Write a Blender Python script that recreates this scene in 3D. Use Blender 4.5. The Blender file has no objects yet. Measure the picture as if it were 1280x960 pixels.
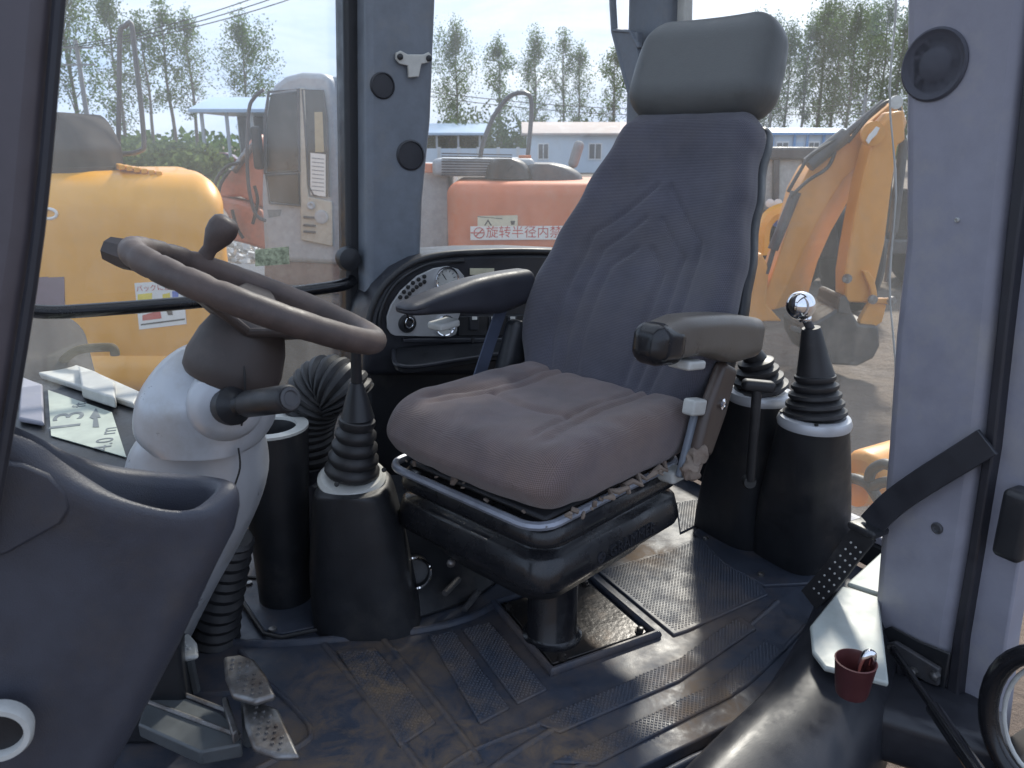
import bpy, bmesh, math, random
from mathutils import Vector, Matrix, noise
random.seed(7)
V = Vector
sc = bpy.context.scene
COL = sc.collection
PI = math.pi
# ------------------------------------------------------------------ camera, sky, sun, exposure
FPX = 980.0; PITCH = math.radians(17.0); EYE = 2.20; FZ = 1.15      # FZ: cab floor above the ground
cam = bpy.data.cameras.new('camera'); camo = bpy.data.objects.new('camera', cam); COL.objects.link(camo)
camo.location = (0, 0, EYE); camo.rotation_euler = (PI/2 - PITCH, 0, 0)
cam.sensor_width = 36; cam.lens = 36*FPX/1280; cam.clip_start = .02; cam.clip_end = 3000
cam.dof.use_dof = True; cam.dof.focus_distance = 1.75; cam.dof.aperture_fstop = 9
sc.camera = camo
SUN_EL, SUN_AZ = math.radians(40), math.radians(20)                 # azimuth from +Y towards +X
w = bpy.data.worlds.new('World'); sc.world = w; w.use_nodes = True
wn = w.node_tree.nodes; wl = w.node_tree.links
bg = wn['Background']; sky = wn.new('ShaderNodeTexSky'); sky.sky_type = 'NISHITA'; sky.sun_disc = False
sky.sun_elevation = SUN_EL; sky.sun_rotation = SUN_AZ; sky.dust_density = 3.5; sky.air_density = 1.0; sky.ozone_density = 1.5
# thin white cloud over the whole sky
tc = wn.new('ShaderNodeTexCoord'); mp = wn.new('ShaderNodeMapping'); mp.inputs['Scale'].default_value = (1.3, 1.3, 5)
nz = wn.new('ShaderNodeTexNoise'); nz.inputs['Scale'].default_value = 2.2; nz.inputs['Detail'].default_value = 7; nz.inputs['Roughness'].default_value = .6
cr = wn.new('ShaderNodeMapRange'); cr.inputs[1].default_value = .35; cr.inputs[2].default_value = .75; cr.inputs[3].default_value = .78; cr.inputs[4].default_value = .98
mx = wn.new('ShaderNodeMix'); mx.data_type = 'RGBA'
n2 = wn.new('ShaderNodeTexNoise'); n2.inputs['Scale'].default_value = 3.1; n2.inputs['Detail'].default_value = 9; n2.inputs['Roughness'].default_value = .62; n2.inputs['Distortion'].default_value = .5
c2 = wn.new('ShaderNodeMapRange'); c2.inputs[1].default_value = .36; c2.inputs[2].default_value = .64
cc2 = wn.new('ShaderNodeMix'); cc2.data_type = 'RGBA'; cc2.inputs[6].default_value = (3.1, 4.1, 6.0, 1); cc2.inputs[7].default_value = (4.7, 5.3, 6.5, 1)
wl.new(mp.outputs[0], n2.inputs['Vector']); wl.new(n2.outputs[0], c2.inputs[0]); wl.new(c2.outputs[0], cc2.inputs[0]); wl.new(cc2.outputs[2], mx.inputs[7])
wl.new(tc.outputs['Generated'], mp.inputs['Vector']); wl.new(mp.outputs[0], nz.inputs['Vector']); wl.new(nz.outputs[0], cr.inputs[0])
wl.new(cr.outputs[0], mx.inputs[0]); wl.new(sky.outputs[0], mx.inputs[6]); wl.new(mx.outputs[2], bg.inputs[0])
bg.inputs[1].default_value = .10
sl = bpy.data.lights.new('sun', 'SUN'); sl.energy = 2.8; sl.angle = math.radians(7.0); sl.color = (1, .92, .82)
so = bpy.data.objects.new('sun', sl); COL.objects.link(so)
sdir = V((math.sin(SUN_AZ)*math.cos(SUN_EL), math.cos(SUN_AZ)*math.cos(SUN_EL), math.sin(SUN_EL)))
so.rotation_euler = sdir.to_track_quat('Z', 'Y').to_euler(); so.location = (0, 0, 30)
sc.view_settings.view_transform = 'Standard'; sc.view_settings.look = 'None'; sc.view_settings.gamma = 1
sc.view_settings.use_curve_mapping = False; sc.view_settings.exposure = 1.08
sc.render.engine = 'CYCLES'
sc.cycles.max_bounces = 10; sc.cycles.transparent_max_bounces = 24

# ------------------------------------------------------------------ pixels -> places (the pixel gives a direction only)
def ray(x, y):
    u = (x-640)/FPX; v = (480-y)/FPX
    return V((u, math.cos(PITCH)+v*math.sin(PITCH), -math.sin(PITCH)+v*math.cos(PITCH)))
EY = V((0, 0, EYE))
def PZ(x, y, z): r = ray(x, y); return EY + r*((z-EYE)/r.z)         # on a level at height z
def PH(x, y, h): return PZ(x, y, FZ+h)                              # level above the cab floor
def PY(x, y, Y): r = ray(x, y); return EY + r*(Y/r.y)               # on an upright plane Y metres ahead
RV = V((math.cos(PI/6), .5, 0)); SV = V((-.5, math.cos(PI/6), 0))   # cab axes: rearwards, across to the far side
ZV = V((0, 0, 1))
def C(r, s, h): return RV*r + SV*s + V((0, 0, FZ+h))
def PS(x, y, s): r = ray(x, y); return EY + r*(s/r.dot(SV))         # on the cab's side plane s
def PR(x, y, q): r = ray(x, y); return EY + r*(q/r.dot(RV))         # on the cab's cross plane q

# ------------------------------------------------------------------ mesh helpers
def nb(): return bmesh.new()
def face(bm, vs):
    try: return bm.faces.new(vs)
    except ValueError: return None
def catmull(P, n=6, closed=False):
    P = [V(p) for p in P]; out = []; N = len(P)
    for i in range(N if closed else N-1):
        if closed: a, b, c, d = P[i-1], P[i], P[(i+1) % N], P[(i+2) % N]
        else: a, b, c, d = P[max(i-1, 0)], P[i], P[i+1], P[min(i+2, N-1)]
        for k in range(n):
            t = k/n
            out.append(.5*((2*b)+(c-a)*t+(2*a-5*b+4*c-d)*t*t+(3*b-a-3*c+d)*t**3))
    if not closed: out.append(P[-1])
    return out
def loft(bm, rings, caps=True, closed=True):
    R = [[bm.verts.new(p) for p in r] for r in rings]
    n = len(R[0])
    for a, b in zip(R, R[1:]):
        for i in range(n if closed else n-1):
            j = (i+1) % n
            face(bm, (a[i], a[j], b[j], b[i]))
    if caps:
        if caps in (True, 'a', 'both'): face(bm, R[0][::-1])
        if caps in (True, 'b', 'both'): face(bm, R[-1])
    return bm
def tube(bm, pts, rad, seg=10, closed=False, caps=True, sq=1.0):
    pts = [V(p) for p in pts]; n = len(pts)
    if not hasattr(rad, '__len__'): rad = [rad]*n
    rings = []; up = None
    for i, p in enumerate(pts):
        if closed: t = (pts[(i+1) % n]-pts[i-1]).normalized()
        else: t = (pts[min(i+1, n-1)]-pts[max(i-1, 0)]).normalized()
        if up is None: up = t.orthogonal().normalized() if abs(t.z) > .95 else (ZV-t*t.z).normalized()
        up = (up-t*up.dot(t)).normalized(); sd = t.cross(up)
        rings.append([p+(sd*math.cos(a)+up*math.sin(a)*sq)*rad[i] for a in [2*PI*k/seg for k in range(seg)]])
    if closed: rings.append(rings[0]); caps = False
    loft(bm, rings, caps)
    if closed: bmesh.ops.remove_doubles(bm, verts=bm.verts, dist=1e-6)
    return bm
def frame(o, z, x=None):
    z = V(z).normalized(); x = V(x) if x is not None else z.orthogonal()
    x = (x-z*x.dot(z)).normalized(); y = z.cross(x)
    return Matrix(((x.x, y.x, z.x, o[0]), (x.y, y.y, z.y, o[1]), (x.z, y.z, z.z, o[2]), (0, 0, 0, 1)))
def lathe(bm, prof, M=Matrix(), seg=24, caps=True):
    rings = [[M @ V((r*math.cos(a), r*math.sin(a), z)) for a in [2*PI*k/seg for k in range(seg)]] for r, z in prof]
    return loft(bm, rings, caps)
def box(bm, c, s, M=Matrix()):
    c = V(c); q = [M @ (c+V((s[0]*i/2, s[1]*j/2, s[2]*k/2))) for k in (-1, 1) for j in (-1, 1) for i in (-1, 1)]
    v = [bm.verts.new(p) for p in q]
    for f in ((0, 2, 3, 1), (4, 5, 7, 6), (0, 1, 5, 4), (2, 6, 7, 3), (0, 4, 6, 2), (1, 3, 7, 5)): face(bm, [v[i] for i in f])
    return bm
def prism(bm, poly, vec):
    vec = V(vec); a = [bm.verts.new(V(p)) for p in poly]; b = [bm.verts.new(V(p)+vec) for p in poly]; n = len(a)
    face(bm, a); face(bm, b[::-1])
    for i in range(n): face(bm, (a[i], b[i], b[(i+1) % n], a[(i+1) % n]))
    bmesh.ops.recalc_face_normals(bm, faces=bm.faces)
    return bm
def rbox(bm, size, r, n=(6, 6, 6), f=None, M=Matrix(), k=3):
    ax = []
    for i in range(3):
        rr = min(r, size[i]/2-1e-5); q = size[i]/2-rr
        e = [rr*math.tan(PI/4*(k-j)/k) for j in range(k)]
        ax.append([-q-t for t in e]+[-q+2*q*j/n[i] for j in range(n[i]+1)]+[q+t for t in e[::-1]])
    vs = {}
    def vert(i, j, l):
        key = (i, j, l)
        if key not in vs:
            p = V((ax[0][i], ax[1][j], ax[2][l])); inner = V([max(-(size[a]/2-min(r, size[a]/2-1e-5)), min(size[a]/2-min(r, size[a]/2-1e-5), p[a])) for a in range(3)])
            d = p-inner
            if d.length > 1e-9: p = inner+d.normalized()*r
            if f: p = f(p)
            vs[key] = bm.verts.new(M @ p)
        return vs[key]
    I, J, L = len(ax[0])-1, len(ax[1])-1, len(ax[2])-1
    for i in range(I):
        for j in range(J):
            face(bm, (vert(i, j, 0), vert(i, j+1, 0), vert(i+1, j+1, 0), vert(i+1, j, 0)))
            face(bm, (vert(i, j, L), vert(i+1, j, L), vert(i+1, j+1, L), vert(i, j+1, L)))
    for i in range(I):
        for l in range(L):
            face(bm, (vert(i, 0, l), vert(i+1, 0, l), vert(i+1, 0, l+1), vert(i, 0, l+1)))
            face(bm, (vert(i, J, l), vert(i, J, l+1), vert(i+1, J, l+1), vert(i+1, J, l)))
    for j in range(J):
        for l in range(L):
            face(bm, (vert(0, j, l), vert(0, j, l+1), vert(0, j+1, l+1), vert(0, j+1, l)))
            face(bm, (vert(I, j, l), vert(I, j+1, l), vert(I, j+1, l+1), vert(I, j, l+1)))
    return bm
def ellring(c, ax, ay, a, b, e=2.0, n=28):
    out = []
    for k in range(n):
        t = 2*PI*k/n; cs, sn = math.cos(t), math.sin(t)
        out.append(V(c)+V(ax)*(a*math.copysign(abs(cs)**(2/e), cs))+V(ay)*(b*math.copysign(abs(sn)**(2/e), sn)))
    return out
WM = {}
def thing(name, label, cat, loc=(0, 0, 0), rz=0, group=None):
    o = bpy.data.objects.new(name, None); COL.objects.link(o); o.empty_display_size = .1
    o.location = loc; o.rotation_euler = (0, 0, rz); o['label'] = label; o['category'] = cat
    if group: o['group'] = group
    WM[o.name] = Matrix.Translation(V(loc)) @ Matrix.Rotation(rz, 4, 'Z')
    return o
def tag(o, label, cat, group=None, kind=None):
    if label: o['label'] = label
    if cat: o['category'] = cat
    if group: o['group'] = group
    if kind: o['kind'] = kind
    return o
def mk(name, bm, mat, parent=None, ang=40, bev=0, seg=2, sub=0, local=False, rc=True):
    """bm in world coordinates (or in the thing's own with local=True) -> one mesh object"""
    if rc: bmesh.ops.recalc_face_normals(bm, faces=bm.faces)
    if parent is not None and not local and parent.name in WM: bm.transform(WM[parent.name].inverted())
    me = bpy.data.meshes.new(name); bm.to_mesh(me); bm.free()
    for m in (mat if isinstance(mat, (list, tuple)) else [mat]): me.materials.append(m)
    for p in me.polygons: p.use_smooth = True
    if ang < 180: me.set_sharp_from_angle(angle=math.radians(ang))
    o = bpy.data.objects.new(name, me); COL.objects.link(o)
    if bev:
        m = o.modifiers.new('bevel', 'BEVEL'); m.width = bev; m.segments = seg; m.limit_method = 'ANGLE'; m.angle_limit = math.radians(35)
    if sub:
        m = o.modifiers.new('sub', 'SUBSURF'); m.levels = sub; m.render_levels = sub
    if parent is not None:
        o.parent = parent
        if parent.name in WM: WM[o.name] = WM[parent.name]
    return o
def copy_thing(root, loc, rz, scale=(1, 1, 1), label=None):
    r = root.copy(); COL.objects.link(r); r.location = loc; r.rotation_euler = (0, 0, rz); r.scale = scale
    if label: r['label'] = label
    for ch in list(root.children):
        c = ch.copy(); COL.objects.link(c); c.parent = r
        for g in list(ch.children):
            d = g.copy(); COL.objects.link(d); d.parent = c
    return r
def text_bm(s, size, M, ext=.0004):
    cu = bpy.data.curves.new('t', 'FONT'); cu.body = s; cu.size = size; cu.extrude = ext; cu.align_x = 'CENTER'; cu.align_y = 'CENTER'; cu.resolution_u = 3
    o = bpy.data.objects.new('t', cu); COL.objects.link(o)
    dg = bpy.context.evaluated_depsgraph_get(); me = bpy.data.meshes.new_from_object(o.evaluated_get(dg))
    bm = nb(); bm.from_mesh(me); bm.transform(M)
    bpy.data.objects.remove(o); bpy.data.curves.remove(cu); bpy.data.meshes.remove(me)
    return bm

# ------------------------------------------------------------------ materials
def pm(name, col, rough=.5, metal=0, var=.15, scale=18, bump=0, bscale=150, dirt=None, damt=.5, dscale=4, rvar=.12, coat=0, spec=.5, dw=.12):
    m = bpy.data.materials.new(name); m.use_nodes = True; nt = m.node_tree; N = nt.nodes; L = nt.links; b = N['Principled BSDF']
    co = N.new('ShaderNodeTexCoord')
    n1 = N.new('ShaderNodeTexNoise'); n1.inputs['Scale'].default_value = scale; n1.inputs['Detail'].default_value = 6; n1.inputs['Roughness'].default_value = .65
    L.new(co.outputs['Object'], n1.inputs['Vector'])
    mr = N.new('ShaderNodeMapRange'); mr.inputs[1].default_value = .3; mr.inputs[2].default_value = .7; mr.inputs[3].default_value = 1-var; mr.inputs[4].default_value = 1+var
    L.new(n1.outputs[0], mr.inputs[0])
    vm = N.new('ShaderNodeVectorMath'); vm.operation = 'SCALE'; vm.inputs[0].default_value = col; L.new(mr.outputs[0], vm.inputs['Scale'])
    out = vm.outputs[0]
    if dirt:
        n2 = N.new('ShaderNodeTexNoise'); n2.inputs['Scale'].default_value = dscale; n2.inputs['Detail'].default_value = 9; n2.inputs['Roughness'].default_value = .7
        L.new(co.outputs['Object'], n2.inputs['Vector'])
        m2 = N.new('ShaderNodeMapRange'); m2.inputs[1].default_value = 1-damt-dw+.05; m2.inputs[2].default_value = 1-damt+dw+.05; m2.inputs[4].default_value = .85
        L.new(n2.outputs[0], m2.inputs[0])
        mi = N.new('ShaderNodeMix'); mi.data_type = 'RGBA'; L.new(m2.outputs[0], mi.inputs[0]); L.new(out, mi.inputs[6]); mi.inputs[7].default_value = (*dirt, 1); out = mi.outputs[2]
    L.new(out, b.inputs['Base Color'])
    r2 = N.new('ShaderNodeMapRange'); r2.inputs[1].default_value = .3; r2.inputs[2].default_value = .7; r2.inputs[3].default_value = max(.02, rough-rvar); r2.inputs[4].default_value = min(1, rough+rvar)
    L.new(n1.outputs[0], r2.inputs[0]); L.new(r2.outputs[0], b.inputs['Roughness'])
    b.inputs['Metallic'].default_value = metal; b.inputs['Coat Weight'].default_value = coat; b.inputs['Specular IOR Level'].default_value = spec
    if bump:
        n3 = N.new('ShaderNodeTexNoise'); n3.inputs['Scale'].default_value = bscale; n3.inputs['Detail'].default_value = 3
        L.new(co.outputs['Object'], n3.inputs['Vector'])
        bu = N.new('ShaderNodeBump'); bu.inputs['Strength'].default_value = bump; bu.inputs['Distance'].default_value = .003
        L.new(n3.outputs[0], bu.inputs['Height']); L.new(bu.outputs[0], b.inputs['Normal'])
    return m
def fabric_mat(name, col, dirt, damt):
    m = pm(name, col, .9, 0, .22, 9, dirt=dirt, damt=damt, dscale=5, dw=.2); nt = m.node_tree; N = nt.nodes; L = nt.links; b = N['Principled BSDF']
    co = N.new('ShaderNodeTexCoord'); mp = N.new('ShaderNodeMapping'); mp.inputs['Rotation'].default_value = (0, 0, .0); mp.inputs['Scale'].default_value = (950, 950, 950)
    L.new(co.outputs['UV'], mp.inputs[0])
    mm = N.new('ShaderNodeVectorMath'); mm.operation = 'SINE'; L.new(mp.outputs[0], mm.inputs[0])
    sx = N.new('ShaderNodeSeparateXYZ'); L.new(mm.outputs[0], sx.inputs[0])
    mu = N.new('ShaderNodeMath'); mu.operation = 'MULTIPLY'; L.new(sx.outputs[0], mu.inputs[0]); L.new(sx.outputs[1], mu.inputs[1])
    mr = N.new('ShaderNodeMapRange'); mr.inputs[1].default_value = -1; mr.inputs[2].default_value = 1; mr.inputs[3].default_value = .62; mr.inputs[4].default_value = 1.5; L.new(mu.outputs[0], mr.inputs[0])
    src = b.inputs['Base Color'].links[0].from_socket
    vs = N.new('ShaderNodeVectorMath'); vs.operation = 'SCALE'; L.new(src, vs.inputs[0]); L.new(mr.outputs[0], vs.inputs['Scale']); L.new(vs.outputs[0], b.inputs['Base Color'])
    bu = N.new('ShaderNodeBump'); bu.inputs['Strength'].default_value = .35; bu.inputs['Distance'].default_value = .002; L.new(mu.outputs[0], bu.inputs['Height']); L.new(bu.outputs[0], b.inputs['Normal'])
    b.inputs['Sheen Weight'].default_value = .25; b.inputs['Sheen Roughness'].default_value = .5; b.inputs['Specular IOR Level'].default_value = .15
    return m
def glass_mat(name, dust, tint=(.96, .98, .98)):
    m = bpy.data.materials.new(name); m.use_nodes = True; nt = m.node_tree; N = nt.nodes; L = nt.links
    for n in list(N):
        if n.type != 'OUTPUT_MATERIAL': N.remove(n)
    out = [n for n in N if n.type == 'OUTPUT_MATERIAL'][0]
    tr = N.new('ShaderNodeBsdfTransparent'); tr.inputs[0].default_value = (*tint, 1)
    gl = N.new('ShaderNodeBsdfGlossy'); gl.inputs['Roughness'].default_value = .04
    fr = N.new('ShaderNodeFresnel'); gb = N.new('ShaderNodeNewGeometry'); io = N.new('ShaderNodeMapRange'); io.inputs[3].default_value = 1.4; io.inputs[4].default_value = 1/1.4
    L.new(gb.outputs['Backfacing'], io.inputs[0]); L.new(io.outputs[0], fr.inputs[0])   # same mirror share on both faces of the sheet
    a = N.new('ShaderNodeMixShader'); L.new(fr.outputs[0], a.inputs[0]); L.new(tr.outputs[0], a.inputs[1]); L.new(gl.outputs[0], a.inputs[2])
    df = N.new('ShaderNodeBsdfTranslucent'); df.inputs[0].default_value = (.92, .93, .92, 1)
    d2 = N.new('ShaderNodeBsdfDiffuse'); d2.inputs[0].default_value = (.85, .85, .82, 1)
    dd = N.new('ShaderNodeMixShader'); dd.inputs[0].default_value = .3; L.new(df.outputs[0], dd.inputs[1]); L.new(d2.outputs[0], dd.inputs[2])
    co = N.new('ShaderNodeTexCoord'); mp = N.new('ShaderNodeMapping'); mp.inputs['Scale'].default_value = (1, 1, .35); L.new(co.outputs['Object'], mp.inputs[0])
    n = N.new('ShaderNodeTexNoise'); n.inputs['Scale'].default_value = 7; n.inputs['Detail'].default_value = 10; n.inputs['Roughness'].default_value = .72; L.new(mp.outputs[0], n.inputs[0])
    mr = N.new('ShaderNodeMapRange'); mr.inputs[1].default_value = .3; mr.inputs[2].default_value = .72; mr.inputs[3].default_value = dust*.55; mr.inputs[4].default_value = dust*1.5; L.new(n.outputs[0], mr.inputs[0])
    b = N.new('ShaderNodeMixShader'); L.new(mr.outputs[0], b.inputs[0]); L.new(a.outputs[0], b.inputs[1]); L.new(dd.outputs[0], b.inputs[2])
    L.new(b.outputs[0], out.inputs[0])
    return m
def leaf_mat(name, col, tcol):
    m = bpy.data.materials.new(name); m.use_nodes = True; nt = m.node_tree; N = nt.nodes; L = nt.links
    out = N['Material Output']; N.remove(N['Principled BSDF'])
    gi = N.new('ShaderNodeTexCoord'); n = N.new('ShaderNodeTexNoise'); n.inputs['Scale'].default_value = 1.3; n.inputs['Detail'].default_value = 3; L.new(gi.outputs['Object'], n.inputs[0])
    mr = N.new('ShaderNodeMapRange'); mr.inputs[1].default_value = .3; mr.inputs[2].default_value = .7; mr.inputs[3].default_value = .6; mr.inputs[4].default_value = 1.4; L.new(n.outputs[0], mr.inputs[0])
    def sc_(c):
        v = N.new('ShaderNodeVectorMath'); v.operation = 'SCALE'; v.inputs[0].default_value = c; L.new(mr.outputs[0], v.inputs['Scale']); return v.outputs[0]
    d = N.new('ShaderNodeBsdfDiffuse'); L.new(sc_(col), d.inputs[0]); t = N.new('ShaderNodeBsdfTranslucent'); L.new(sc_(tcol), t.inputs[0])
    g = N.new('ShaderNodeMixShader'); g.inputs[0].default_value = .4; L.new(d.outputs[0], g.inputs[1]); L.new(t.outputs[0], g.inputs[2]); L.new(g.outputs[0], out.inputs[0])
    return m
M = {}
M['black'] = pm('black_plastic', (.017, .018, .021), .42, bump=.12, bscale=500, dirt=(.07, .062, .058), damt=.36, dscale=6)
M['black2'] = pm('black_moulded_plastic', (.024, .025, .031), .40, bump=.1, bscale=600)
M['bellows'] = pm('glossy_bellows', (.014, .0145, .017), .27, dirt=(.06, .052, .047), damt=.36, dscale=7, rvar=.15)
M['console'] = pm('grained_console', (.046, .049, .064), .42, var=.12, bump=.25, bscale=700, dirt=(.07, .062, .06), damt=.42, dscale=5, rvar=.1)
M['tower'] = pm('grained_black_plastic', (.018, .019, .022), .45, var=.15, bump=.2, bscale=700, dirt=(.05, .046, .043), damt=.4, dscale=7)
M['dullblack'] = pm('dull_dark_paint', (.04, .036, .034), .9, spec=.1, dirt=(.07, .06, .05), damt=.4)
M['rubber'] = pm('black_rubber', (.022, .022, .024), .5, dirt=(.075, .07, .066), damt=.4, dscale=9)
M['blackgloss'] = pm('gloss_black_paint', (.012, .012, .014), .22, dirt=(.06, .055, .05), damt=.3, dscale=9)
M['trim'] = pm('grey_pillar_trim', (.15, .17, .20), .5, bump=.08, bscale=400, dirt=(.20, .20, .20), damt=.42, dscale=6)
M['trim2'] = pm('violet_grey_trim', (.255, .255, .30), .48, var=.08, bump=.08, bscale=400, dirt=(.33, .315, .31), damt=.43, dscale=6)
M['sealrub'] = pm('door_seal', (.02, .02, .026), .5)
M['brownpost'] = pm('dark_post_paint', (.085, .075, .085), .4, var=.1)
M['silver'] = pm('silver_paint', (.50, .515, .54), .36, .3, var=.05, dirt=(.36, .335, .30), damt=.42, dscale=7)
M['grey'] = pm('grey_plate', (.40, .40, .40), .45, .2, var=.08)
M['ltgrey'] = pm('pale_grey_plastic', (.5, .5, .47), .45, dirt=(.3, .27, .22), damt=.35)
M['chrome'] = pm('chrome', (.85, .85, .87), .06, 1, var=.02, rvar=.03)
M['steel'] = pm('worn_steel', (.27, .27, .27), .42, .8, dirt=(.10, .075, .06), damt=.52, dscale=14)
M['rimsteel'] = pm('chipped_grey_paint', (.30, .32, .37), .4, .4, dirt=(.06, .045, .035), damt=.36, dscale=25, dw=.03)
M['pedalarm'] = pm('grey_pedal_arm', (.10, .11, .115), .5, .3, dirt=(.10, .08, .07), damt=.4)
M['wheel'] = pm('worn_brown_grip', (.072, .055, .05), .55, bump=.1, bscale=300, dirt=(.135, .098, .085), damt=.5, dscale=7)
M['wheelhub'] = pm('dusty_hub', (.065, .052, .048), .55, dirt=(.11, .085, .075), damt=.45, dscale=8)
M['backrest'] = fabric_mat('violet_grey_woven_fabric', (.074, .073, .092), (.10, .092, .096), .42)
M['cushion'] = fabric_mat('dusty_woven_fabric', (.122, .096, .098), (.185, .13, .105), .50)
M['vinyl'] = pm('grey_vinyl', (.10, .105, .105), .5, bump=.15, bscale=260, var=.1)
M['armpad'] = pm('worn_armrest', (.032, .033, .042), .5, bump=.1, bscale=300, dirt=(.10, .09, .085), damt=.33)
M['armbrown'] = pm('dusty_brown_armrest', (.115, .10, .085), .38, bump=.1, bscale=300, dirt=(.25, .22, .185), damt=.42, dscale=6)
M['foam'] = pm('dirty_foam', (.22, .175, .14), .95, bump=.6, bscale=60, dirt=(.12, .075, .06), damt=.45, dscale=20)
M['belt'] = pm('belt_webbing', (.07, .085, .13), .8)
M['mat'] = pm('rubber_floor_mat', (.042, .050, .070), .46, spec=.38, rvar=.16, dirt=(.17, .125, .092), damt=.44, dscale=3.2, dw=.14, bump=.1, bscale=400)
M['tread'] = pm('rubber_tread', (.042, .050, .070), .46, spec=.38, rvar=.18, dirt=(.17, .125, .092), damt=.43, dscale=3.2, dw=.14)
M['ruststeel'] = pm('greasy_steel_plate', (.05, .047, .046), .35, .6, dirt=(.10, .07, .05), damt=.4, dscale=9, bump=.3, bscale=80)
M['sill'] = pm('pale_sill_paint', (.42, .455, .43), .5, var=.12, dirt=(.33, .33, .29), damt=.4)
M['cup'] = pm('maroon_plastic', (.065, .018, .02), .4)
M['headliner'] = pm('pale_headliner', (.55, .55, .56), .9)
M['white'] = pm('white_sticker', (.75, .74, .70), .5, var=.05, dirt=(.55, .5, .42), damt=.36)
M['cream'] = pm('cream_sticker', (.62, .58, .42), .5, dirt=(.3, .25, .18), damt=.36)
M['ink'] = pm('black_ink', (.02, .02, .02), .6); M['red'] = pm('red_ink', (.5, .05, .04), .6); M['blue'] = pm('blue_ink', (.08, .15, .5), .6); M['yellowink'] = pm('yellow_ink', (.75, .6, .05), .6)
M['greyink'] = pm('grey_ink', (.15, .17, .18), .6, dirt=(.36, .38, .36), damt=.4, dscale=30); M['greenink'] = pm('green_sticker', (.42, .45, .30), .5, var=.7, scale=70)
M['purple'] = pm('purple_decal', (.14, .09, .13), .5)
M['glass'] = glass_mat('dusty_cab_glass', .055)
M['glassadded'] = glass_mat('added_roof_glass', .18)  # for the added roof panel, dust kept low for more top light
M['glassrear'] = glass_mat('dusty_rear_glass', .04)
M['yellow'] = pm('yellow_paint', (.78, .34, .015), .38, var=.06, scale=5, coat=.2, dirt=(.6, .31, .06), damt=.36, dscale=2)
M['orange'] = pm('faded_orange_paint', (.62, .165, .06), .5, var=.1, scale=5, dirt=(.5, .22, .12), damt=.44, dscale=2.5)
M['orange2'] = pm('chipped_orange_paint', (.55, .20, .12), .5, dirt=(.36, .22, .16), damt=.42, dscale=4)
M['digger'] = pm('orange_yellow_paint', (.68, .29, .05), .45, var=.08, scale=5, dirt=(.50, .25, .08), damt=.40, dscale=3)
M['bucket'] = pm('worn_bucket_steel', (.085, .08, .077), .5, .4, dirt=(.17, .15, .13), damt=.45, dscale=4)
M['track'] = pm('rusty_track', (.12, .085, .065), .8, dirt=(.22, .17, .13), damt=.45, dscale=5)
M['cabgrey'] = pm('grey_cab_paint', (.36, .38, .40), .45, dirt=(.42, .38, .30), damt=.4, dscale=2)
M['cabbeige'] = pm('beige_cab_door', (.45, .41, .33), .5, dirt=(.4, .38, .35), damt=.4)
M['darkglass'] = pm('tinted_window', (.028, .033, .034), .3, var=.6, dirt=(.10, .098, .09), damt=.38, scale=3, rvar=.05)
M['darkgrey'] = pm('dark_grey_metal', (.055, .055, .06), .5, dirt=(.15, .12, .1), damt=.4)
M['concrete'] = pm('pale_wall', (.55, .57, .58), .8, dirt=(.45, .43, .4), damt=.4, dscale=.5)
M['bluewall'] = pm('blue_white_panel', (.50, .58, .66), .6, var=.06, dirt=(.42, .45, .48), damt=.4, dscale=.6)
M['bluetrim'] = pm('blue_sheet_metal', (.10, .26, .52), .5)
M['blueroof'] = pm('pale_blue_roof', (.36, .48, .62), .4, dirt=(.45, .5, .55), damt=.4, dscale=.5)
M['brownroof'] = pm('weathered_roof', (.40, .33, .30), .8, dirt=(.5, .47, .45), damt=.45, dscale=.8)
M['winframe'] = pm('window_frame_white', (.7, .7, .7), .5); M['windark'] = pm('window_dark', (.09, .10, .11), .15)
M['carred'] = pm('dark_red_car_paint', (.20, .03, .04), .3, coat=.5); M['tyre'] = pm('tyre', (.025, .025, .025), .8)
M['bark'] = pm('bark', (.16, .14, .12), .9, dirt=(.3, .28, .25), damt=.4, dscale=2); M['pole'] = pm('weathered_pole', (.27, .26, .25), .9)
M['leaf'] = leaf_mat('poplar_leaf', (.055, .095, .036), (.12, .20, .05)); M['bushleaf'] = leaf_mat('bush_leaf', (.085, .12, .055), (.17, .23, .085))
M['grass'] = leaf_mat('grass_blades', (.10, .13, .05), (.18, .22, .07))

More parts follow.
